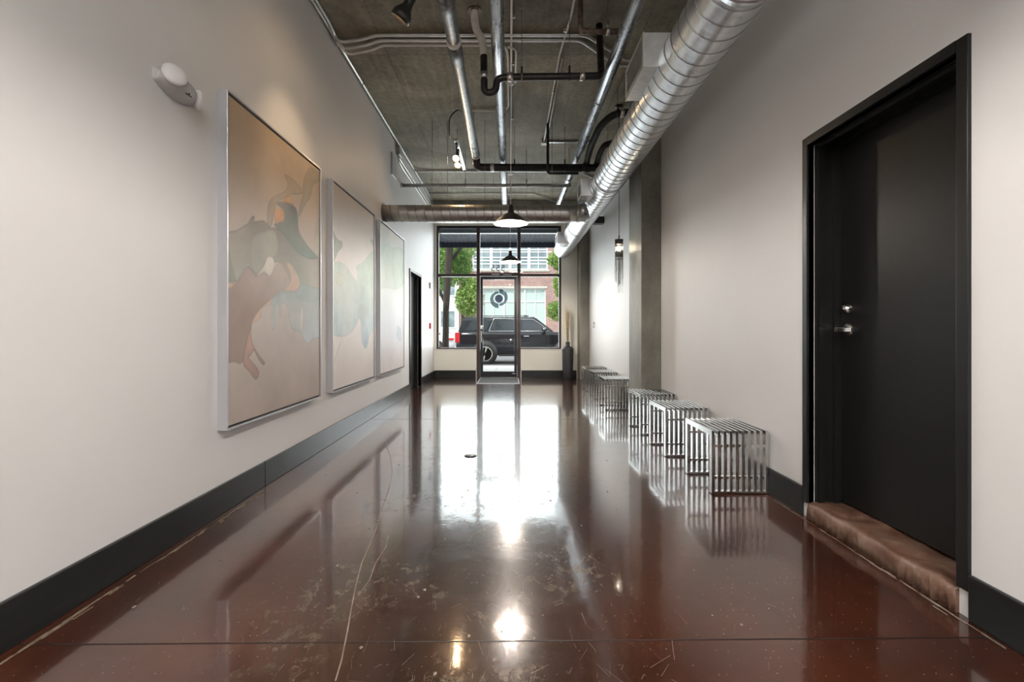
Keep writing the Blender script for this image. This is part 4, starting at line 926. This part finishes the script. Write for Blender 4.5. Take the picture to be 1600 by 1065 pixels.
# ================================================================== OUTSIDE
def outside(mb, name, m, label, cat, mats=None): return struct(mb, name, m, label, cat, mats)
b = MB(); b.prism([(-14, YB+.2, 0), (-14, 15.6, -.10), (-14, 15.6, -.4), (-14, YB+.2, -.4)], (30, 0, 0))
for k in range(-8, 10):
    b.quad([(k*1.5-.39, YB+.3, .0015-.002), (k*1.5-.38, YB+.3, .0015-.002), (k*1.5-.38, 15.2, -.0905), (k*1.5-.39, 15.2, -.0905)], 1)
b.quad([(-14, 13.4, -.053), (16, 13.4, -.053), (16, 13.412, -.053), (-14, 13.412, -.053)], 1)
outside(b, 'sidewalk', 'paving', 'sunlit concrete sidewalk outside the entrance', 'sidewalk', ['asphalt'])
b = MB(); b.box(-14, 16, 15.61, 15.76, -.4, -.10, bev=.01); outside(b, 'kerb', 'stone', 'pale kerb between the sidewalk and the street', 'kerb')
b = MB(); b.box(-40, 40, 15.76, 29.2, -.5, -.22); outside(b, 'street', 'asphalt', 'grey asphalt street beyond the sidewalk', 'street')
b = MB(); b.box(-40, 40, 29.2, 60, -.5, -.06); outside(b, 'sidewalk', 'paving', 'far sidewalk in front of the brick building', 'sidewalk')
b = MB(); b.box(-14, XL-.25, YB, YB+.3, -.1, 5.6); b.box(XR+.3, 15, YB, YB+.3, -.1, 5.6); b.box(XL-.25, XR+.3, YB, YB+.3, CEIL+.25, 5.6)
outside(b, 'wall_street', 'brick', 'brick street front of the building around the storefront', 'wall')
# canopy over the entrance
r = root('entrance_canopy', (-.25, YB+.2, 3.2), 'navy metal canopy with corrugated underside over the storefront', 'canopy'); L = Loc(r)
b = MB(); x0, x1 = -1.70, 1.20; n = 58
pts_t = []
for k in range(n+1):
    x = x0+(x1-x0)*k/n; pts_t.append((x, 3.21+(.014 if k % 2 else 0)))
for (a, q) in zip(pts_t, pts_t[1:]): b.prism([(a[0], YB+.22, a[1]), (q[0], YB+.22, q[1]), (q[0], YB+.22, q[1]+.02), (a[0], YB+.22, a[1]+.02)], (0, 1.22, 0))
L.add(b, 'corrugated_deck', 'awning_grey')
b = MB(); b.box(x0-.03, x1+.03, YB+1.44, YB+1.50, 3.09, 3.36); b.box(x0-.06, x0, YB+.2, YB+1.44, 3.09, 3.36); b.box(x1, x1+.06, YB+.2, YB+1.44, 3.09, 3.36); L.add(b, 'fascia', 'awning_nav')
b = MB(); b.box(x0, x1, YB+.2, YB+.25, 3.197, 3.205); L.add(b, 'ledger_angle', 'emt')
b = MB(); b.box(x0-.1, x1+.1, YB+.202, YB+.218, 3.208, 3.42); L.add(b, 'wall_flashing', 'awning_flash')
b = MB(); b.box(x0-.03, x1+.03, YB+.2, YB+1.5, 3.36, 3.375); L.add(b, 'roof_sheet', 'awning_nav')
# brick building across the street
FYb = 32.0
r = root('brick_building', (0, FYb, 0), 'red brick building across the street seen through the glass', 'building'); L = Loc(r)
def hole_wall(x0, x1, z0, z1, holes, y, d, m):
    b = MB(); xs = sorted({x0, x1, *[h[0] for h in holes], *[h[1] for h in holes]}); zs = sorted({z0, z1, *[h[2] for h in holes], *[h[3] for h in holes]})
    for i in range(len(xs)-1):
        for j in range(len(zs)-1):
            cx_, cz_ = (xs[i]+xs[i+1])/2, (zs[j]+zs[j+1])/2
            if not any(h[0] < cx_ < h[1] and h[2] < cz_ < h[3] for h in holes): b.box(xs[i], xs[i+1], y, y+d, zs[j], zs[j+1])
    return L.add(b, 'brick_wall', m)
U = (-2.47, 2.47, 4.98, 7.2); Lw = (-1.76, 2.33, .4, 3.75); U2 = (5.2, 8.8, 4.98, 7.2); L2 = (5.2, 8.8, .4, 3.75)
hole_wall(-3.35, 14, -.06, 9.0, [U, Lw, U2, L2], FYb, .35, 'brick')
def wunit(x0, x1, z0, z1, hs, vs, gm, t=.06):
    b = MB(); y = FYb+.08; b.box(x0, x0+t, y, y+.08, z0, z1); b.box(x1-t, x1, y, y+.08, z0, z1); b.box(x0+t, x1-t, y, y+.08, z0, z0+t); b.box(x0+t, x1-t, y, y+.08, z1-t, z1)
    for h in hs: b.box(x0+t, x1-t, y+.02, y+.06, h-.03, h+.03)
    for v in vs: b.box(v-.02, v+.02, y+.02, y+.06, z0+t, z1-t)
    f = L.add(b, 'window', 'winwhite'); q = MB(); q.box(x0+t, x1-t, y+.065, y+.075, z0+t, z1-t); L.add(q, 'pane', gm, f)
for (U_, Lw_) in ((U, Lw), (U2, L2)):
    xs = np.linspace(U_[0], U_[1], 5); 
    for a, q in zip(xs, xs[1:]): wunit(a, q, U_[2], U_[3], [5.36, 5.58, 5.8, 6.3], [(a+q)/2], 'winglass', .085)
    xs = np.linspace(Lw_[0], Lw_[1], 4)
    for a, q in zip(xs, xs[1:]): wunit(a, q, Lw_[2], Lw_[3], [2.9], [(a+q)/2], 'blind', .05)
    b = MB(); b.box(U_[0]-.1, U_[1]+.1, FYb-.06, FYb+.1, 4.86, 4.98); b.box(Lw_[0]-.1, Lw_[1]+.1, FYb-.03, FYb+.1, 3.75, 3.9); L.add(b, 'stone_sill', 'stone')
b = MB(); b.box(-3.35, 2.9, FYb-.02, FYb, 6.1, 6.16); L.add(b, 'white_cable_band', 'winwhite')
b = MB(); b.tube([(3.45, FYb-.1, -.06), (3.45, FYb-.1, 3.4)], .09, 10); L.add(b, 'downpipe', 'winwhite')
b = MB(); b.box(-3.4, 14, FYb-.08, FYb+.4, 9.0, 9.25); L.add(b, 'coping', 'stone')
# paler building further left
r = root('pale_building', (-9, 46, 0), 'pale building far behind the street trees at the left', 'building'); L = Loc(r)
b = MB(); b.box(-22, -3.6, 46, 50, -.06, 8.2); L.add(b, 'wall', 'distant')
for k in range(7):
    for zz in (1.2, 4.2):
        b = MB(); b.box(-21+k*2.4, -19.5+k*2.4, 45.93, 46.0, zz, zz+1.7); f = L.add(b, 'window', 'winwhite'); q = MB(); q.box(-20.9+k*2.4, -19.6+k*2.4, 45.91, 45.93, zz+.1, zz+1.6); L.add(q, 'pane', 'winglass', f)

# trees
def foliage(blobs, n, size, m, name, L, label=None):
    b = MB(); bm = b.bm; tot = sum(q[3] for q in blobs)
    for (c_, rad, _, wgt) in blobs:
        for k in range(int(n*wgt/tot)):
            while True:
                p = Vector((random.uniform(-1,1), random.uniform(-1,1), random.uniform(-1,1)))
                if .15 < p.length < 1: break
            p = Vector(c_)+Vector((p.x*rad[0], p.y*rad[1], p.z*rad[2])); s_ = size*random.uniform(.6, 1.3)
            u = Vector((random.gauss(0,1), random.gauss(0,1), random.gauss(0,1))).normalized(); v = u.cross(Vector((random.gauss(0,1), random.gauss(0,1), random.gauss(0,1)))).normalized()
            bm.faces.new([bm.verts.new(q) for q in (p-u*s_, p+v*s_*.45, p+u*s_, p-v*s_*.45)])
    return L.add(b, name, m, label=label)
r = root('street_tree', (-1.80, 13.6, -.05), 'dark trunked street tree on the sidewalk left of the entrance', 'tree'); L = Loc(r)
b = MB(); b.tube([(-1.80,13.6,-.05), (-1.79,13.6,.8), (-1.78,13.6,1.6), (-1.74,13.6,2.4), (-1.68,13.6,3.3), (-1.66,13.65,4.6)], [.11,.09,.085,.10,.10,.07], 14)
b.tube([(-1.78,13.6,1.75), (-2.0,13.7,2.2), (-2.35,13.8,2.9)], [.05,.04,.03], 8); b.tube([(-1.68,13.6,2.9), (-1.2,13.7,3.6), (-.8,13.8,4.4)], [.05,.04,.03], 8); L.add(b, 'trunk', 'bark')
foliage([((-2.2,14.4,2.9),(.75,.6,.75),0,1.2), ((-1.45,14.2,3.0),(.35,.4,.5),0,.5), ((-1.7,13.6,4.9),(1.7,1.2,1.0),0,2)], 5200, .055, 'leaf', 'crown', L)
r = root('street_tree', (-2.5, 25.2, -.22), 'bright green leafy tree across the street left of the door', 'tree'); L = Loc(r)
b = MB(); b.tube([(-2.5,25.2,-.22), (-2.45,25.2,1.5), (-2.4,25.2,3.2)], [.10,.08,.05], 10); L.add(b, 'trunk', 'bark')
foliage([((-2.1,25.2,2.6),(.75,.7,.9),0,1.2), ((-2.9,25.2,4.2),(1.0,.8,.9),0,1), ((-2.0,25.2,3.1),(.5,.6,.7),0,.6), ((-2.6,25.3,5.3),(1.0,.8,.7),0,.7)], 5200, .10, 'leaf_light', 'crown', L)
r = root('street_tree', (2.95, 24.0, -.22), 'yellow-green leafy tree at the right side of the glass', 'tree'); L = Loc(r)
b = MB(); b.tube([(3.1,24,-.22), (3.05,24,1.8), (2.95,24,4.2)], [.10,.08,.05], 10); L.add(b, 'trunk', 'bark')
foliage([((2.6,24,4.5),(.8,.6,.55),0,1), ((2.6,24,3.3),(.5,.5,.8),0,.7), ((2.3,24,2.0),(.55,.5,.5),0,.5), ((2.9,24,5.4),(.9,.7,.6),0,.8)], 3600, .095, 'leaf_light', 'crown', L)
r = root('street_tree', (-6.6, 31.0, -.06), 'darker tree far left in front of the pale building', 'tree'); L = Loc(r)
b = MB(); b.tube([(-5.6,31,-.06), (-5.5,31,4)], [.14,.08], 10); L.add(b, 'trunk', 'bark')
foliage([((-5.6,31,4.6),(1.9,1.2,1.7),0,1), ((-4.4,31,6.4),(1.2,1.0,1.3),0,.8)], 4200, .13, 'leaf', 'crown', L)

# black SUV
GZ = -.22
def loft(b, secs, mi=0, smooth=True):
    rings = [[b.bm.verts.new(p) for p in s_] for s_ in secs]; n = len(rings[0])
    for a, q in zip(rings, rings[1:]):
        for k in range(n):
            f = b.bm.faces.new((a[k], a[(k+1) % n], q[(k+1) % n], q[k])); f.smooth = smooth; f.material_index = mi
    b.bm.faces.new(rings[0][::-1]); b.bm.faces.new(rings[-1])
def wheel(L, cx, cy, cz, R, side, name='wheel'):
    w = .26; s_ = side
    b = MB(); b.lathe([(R*.68,0),(R*.93,0),(R,.03*1),(R,w-.03),(R*.93,w),(R*.68,w)], (cx, cy if s_ > 0 else cy-w, cz), 'Y', 40); ty = L.add(b, name, 'tyre')
    b = MB(); fy = cy+(.012 if s_ > 0 else -.012)
    b.lathe([(R*.70,-.004),(R*.70,.02),(R*.64,.02),(R*.64,-.004)], (cx, fy-.01, cz), 'Y', 40); b.lathe([(0,-.01),(R*.14,-.01),(R*.16,.02),(0,.02)], (cx, fy, cz), 'Y', 20)
    for k in range(6):
        for dd in (-.10, .10):
            a = 2*PI*k/6+.3; p0 = Vector((cx+R*.10*math.cos(a), fy, cz+R*.10*math.sin(a))); p1 = Vector((cx+R*.67*math.cos(a+dd), fy, cz+R*.67*math.sin(a+dd))); b.obox((p0+p1)/2, p1-p0, ((p1-p0).length, .02, .035))
    L.add(b, 'rim', 'chrome', ty)
    b = MB(); b.lathe([(0,0),(R*.68,0),(R*.68,.01),(0,.01)], (cx, fy+.03*s_, cz), 'Y', 32); L.add(b, 'wheel_recess', 'lamp_black', ty)
sx, sy = -2.02, 18.0
r = root('suv', (sx+2.6, sy+1, GZ), 'large black SUV parked at the kerb outside the entrance', 'car'); L = Loc(r)
secs = []
for (x, zt_, zb_, ins) in ((0,.95,.45,.22), (.05,1.17,.36,.10), (.25,1.20,.33,.02), (1.1,1.21,.33,0), (3.5,1.20,.33,0), (3.9,1.19,.33,.01), (4.7,1.13,.33,.03), (5.05,1.05,.33,.08), (5.2,.85,.40,.22)):
    W_ = 2.0; P = []
    half = [(ins+.06, zb_), (ins+.01, zb_+.10), (ins, (zb_+zt_)/2), (ins+.01, zt_-.14), (ins+.05, zt_-.03), (ins+.10, zt_)]
    P = [(sx+x, sy+a, GZ+z) for a, z in half]+[(sx+x, sy+W_-a, GZ+z) for a, z in half[::-1]]; secs.append(P)
b = MB(); loft(b, secs); body = L.add(b, 'body', 'carblack')
def cab(x, z): return .09+(z-1.2)/.50*.17
b = MB(); secs = []
for (xb, xt) in ((.10,.30), (.35,.52), (1.2,1.25), (2.2,2.2), (3.62,2.92)):
    secs.append([(sx+xb, sy+.09, GZ+1.19), (sx+xb*.25+xt*.75, sy+.235, GZ+1.62), (sx+xt, sy+.29, GZ+1.73), (sx+xt, sy+.5, GZ+1.765), (sx+xt, sy+1.5, GZ+1.765), (sx+xt, sy+1.71, GZ+1.73), (sx+xb*.25+xt*.75, sy+1.765, GZ+1.62), (sx+xb, sy+1.91, GZ+1.19)])
loft(b, secs, smooth=False); L.add(b, 'cabin', 'carblack')
def panel(name, poly, m, out=.006, th=.008, parent=None, label=None):
    b = MB(); b.prism([(sx+x, sy+cab(x, z)-out, GZ+z) for x, z in poly], (0, th, 0)); return L.add(b, name, m, parent, label=label)
def outline(poly, m, rad=.010):
    b = MB(); P = [(sx+x, sy+cab(x, z)-.010, GZ+z) for x, z in poly]; b.tube(P+[P[0]], rad, 6, cap=False); return L.add(b, 'window_trim', m)
g1 = [(.38,1.25), (1.12,1.25), (1.30,1.64), (.60,1.64)]; g2 = [(1.28,1.25), (2.33,1.25), (2.33,1.66), (1.46,1.66)]; g3 = [(2.47,1.25), (3.38,1.25), (3.18,1.42), (2.86,1.63), (2.47,1.66)]
for gp in (g1, g2, g3): panel('side_window', gp, 'carglass')
outline([(1.24,1.22), (3.45,1.22), (3.2,1.44), (2.88,1.66), (1.42,1.69)], 'chrome', .009)
b = MB(); b.prism([(sx+3.60, sy+.22, GZ+1.22), (sx+2.98, sy+.36, GZ+1.70), (sx+2.98, sy+1.64, GZ+1.70), (sx+3.60, sy+1.78, GZ+1.22)], (.012, 0, .012)); L.add(b, 'windscreen', 'carglass')
b = MB(); b.tube([(sx+.6, sy+.34, GZ+1.79), (sx+2.7, sy+.34, GZ+1.79)], .014, 8); b.tube([(sx+.6, sy+.34, GZ+1.79), (sx+.6, sy+.34, GZ+1.75)], .014, 8); b.tube([(sx+2.7, sy+.34, GZ+1.79), (sx+2.7, sy+.34, GZ+1.75)], .014, 8); L.add(b, 'roof_rail', 'carblack')
b = MB(); b.prism([(sx+2.55, sy+1.0, GZ+1.76), (sx+2.78, sy+1.0, GZ+1.76), (sx+2.58, sy+1.0, GZ+1.86)], (0, .03, 0)); L.add(b, 'antenna_fin', 'carblack')
b = MB(); b.box(sx-.015, sx+.17, sy+.03, sy+.30, GZ+.80, GZ+1.17, bev=.02); L.add(b, 'tail_light', 'taillight')
b = MB(); b.ell((sx+3.28, sy-.10, GZ+1.30), (.10, .11, .085), 16, 10); b.obox((sx+3.30, sy+.03, GZ+1.24), (0,1,0), (.16, .05, .04)); mm = L.add(b, 'side_mirror', 'carblack')
b = MB(); b.box(sx+3.22, sx+3.31, sy-.205, sy-.19, GZ+1.27, GZ+1.34, bev=.004); L.add(b, 'mirror_cap', 'chrome', mm, label='bright cap on the mirror')
for x in (2.42, 3.42): b = MB(); b.box(sx+x, sx+x+.008, sy-.003, sy+.02, GZ+.42, GZ+1.18); L.add(b, 'door_gap', 'lamp_black')
for x in (1.45, 2.52): b = MB(); b.box(sx+x, sx+x+.20, sy-.025, sy+.004, GZ+1.02, GZ+1.05, bev=.006); L.add(b, 'door_handle', 'chrome')
b = MB(); b.box(sx+1.6, sx+3.4, sy-.02, sy+.05, GZ+.30, GZ+.36, bev=.01); L.add(b, 'running_board', 'lamp_black')
for x in (1.10, 4.05):
    b = MB(); b.lathe([(.0,0),(.46,0),(.46,.03),(0,.03)], (sx+x, sy-.008, GZ+.42), 'Y', 40); L.add(b, 'wheel_arch', 'lamp_black')  # flat dark disc stands in for the shaded wheel well
    wheel(L, sx+x, sy-.03, GZ+.385, .385, 1); wheel(L, sx+x, sy+2.02, GZ+.385, .385, -1)
fc = bpy.data.curves.new('badge', 'FONT'); fc.body = 'YUKON'; fc.size = .085; fc.extrude = .002; fc.space_character = 1.1
fo = bpy.data.objects.new('tmp_font', fc); COL.objects.link(fo)
text_mesh(fo, 'door_badge', 'chrome', r, (sx+3.02, sy-.006, GZ+.56), (PI/2, 0, 0), 'small silver lettering low on the front door')
# white car, far side of the street, heading left
cx0, cy0 = -7.6, 26.4
r = root('car', (cx0+2.3, cy0+.9, GZ), 'white car across the street, half hidden by the tree trunk', 'car'); L = Loc(r)
secs = []
for (x, zt_, zb_, ins) in ((0,.7,.3,.2), (.1,.82,.24,.08), (1.0,.95,.22,0), (2.4,.98,.22,0), (4.2,1.0,.24,.02), (4.5,.95,.3,.10), (4.6,.8,.4,.2)):
    half = [(ins+.04, zb_), (ins, zb_+.15), (ins, zt_-.15), (ins+.08, zt_)]
    secs.append([(cx0+x, cy0+a, GZ+z) for a, z in half]+[(cx0+x, cy0+1.8-a, GZ+z) for a, z in half[::-1]])
b = MB(); loft(b, secs); L.add(b, 'body', 'carwhite')
b = MB(); secs = []
for (xb, xt) in ((1.0,1.7), (2.2,2.2), (3.3,3.3), (4.35,3.8)):
    secs.append([(cx0+xb, cy0+.08, GZ+.95), (cx0+xt, cy0+.24, GZ+1.38), (cx0+xt, cy0+.5, GZ+1.45), (cx0+xt, cy0+1.3, GZ+1.45), (cx0+xt, cy0+1.56, GZ+1.38), (cx0+xb, cy0+1.72, GZ+.95)])
loft(b, secs, smooth=False); L.add(b, 'cabin', 'carwhite')
for gp in ([(1.35,1.0), (2.4,1.0), (2.4,1.36), (1.85,1.36)], [(2.5,1.0), (3.85,1.0), (3.65,1.36), (2.5,1.36)]):
    b = MB(); b.prism([(cx0+x, cy0+.07+(z-.95)/.43*.16, GZ+z) for x, z in gp], (0, .02, 0)); L.add(b, 'side_window', 'carglass')
b = MB(); b.box(cx0+4.15, cx0+4.56, cy0-.01, cy0+.2, GZ+.72, GZ+.82, bev=.01); L.add(b, 'tail_light', 'taillight')
for x in (.85, 3.65):
    b = MB(); b.lathe([(0,0),(.37,0),(.37,.03),(0,.03)], (cx0+x, cy0-.012, GZ+.35), 'Y', 32); L.add(b, 'wheel_arch', 'lamp_black')  # dark disc again in place of wheel well shade
    wheel(L, cx0+x, cy0-.03, GZ+.33, .33, 1); wheel(L, cx0+x, cy0+1.82, GZ+.33, .33, -1)
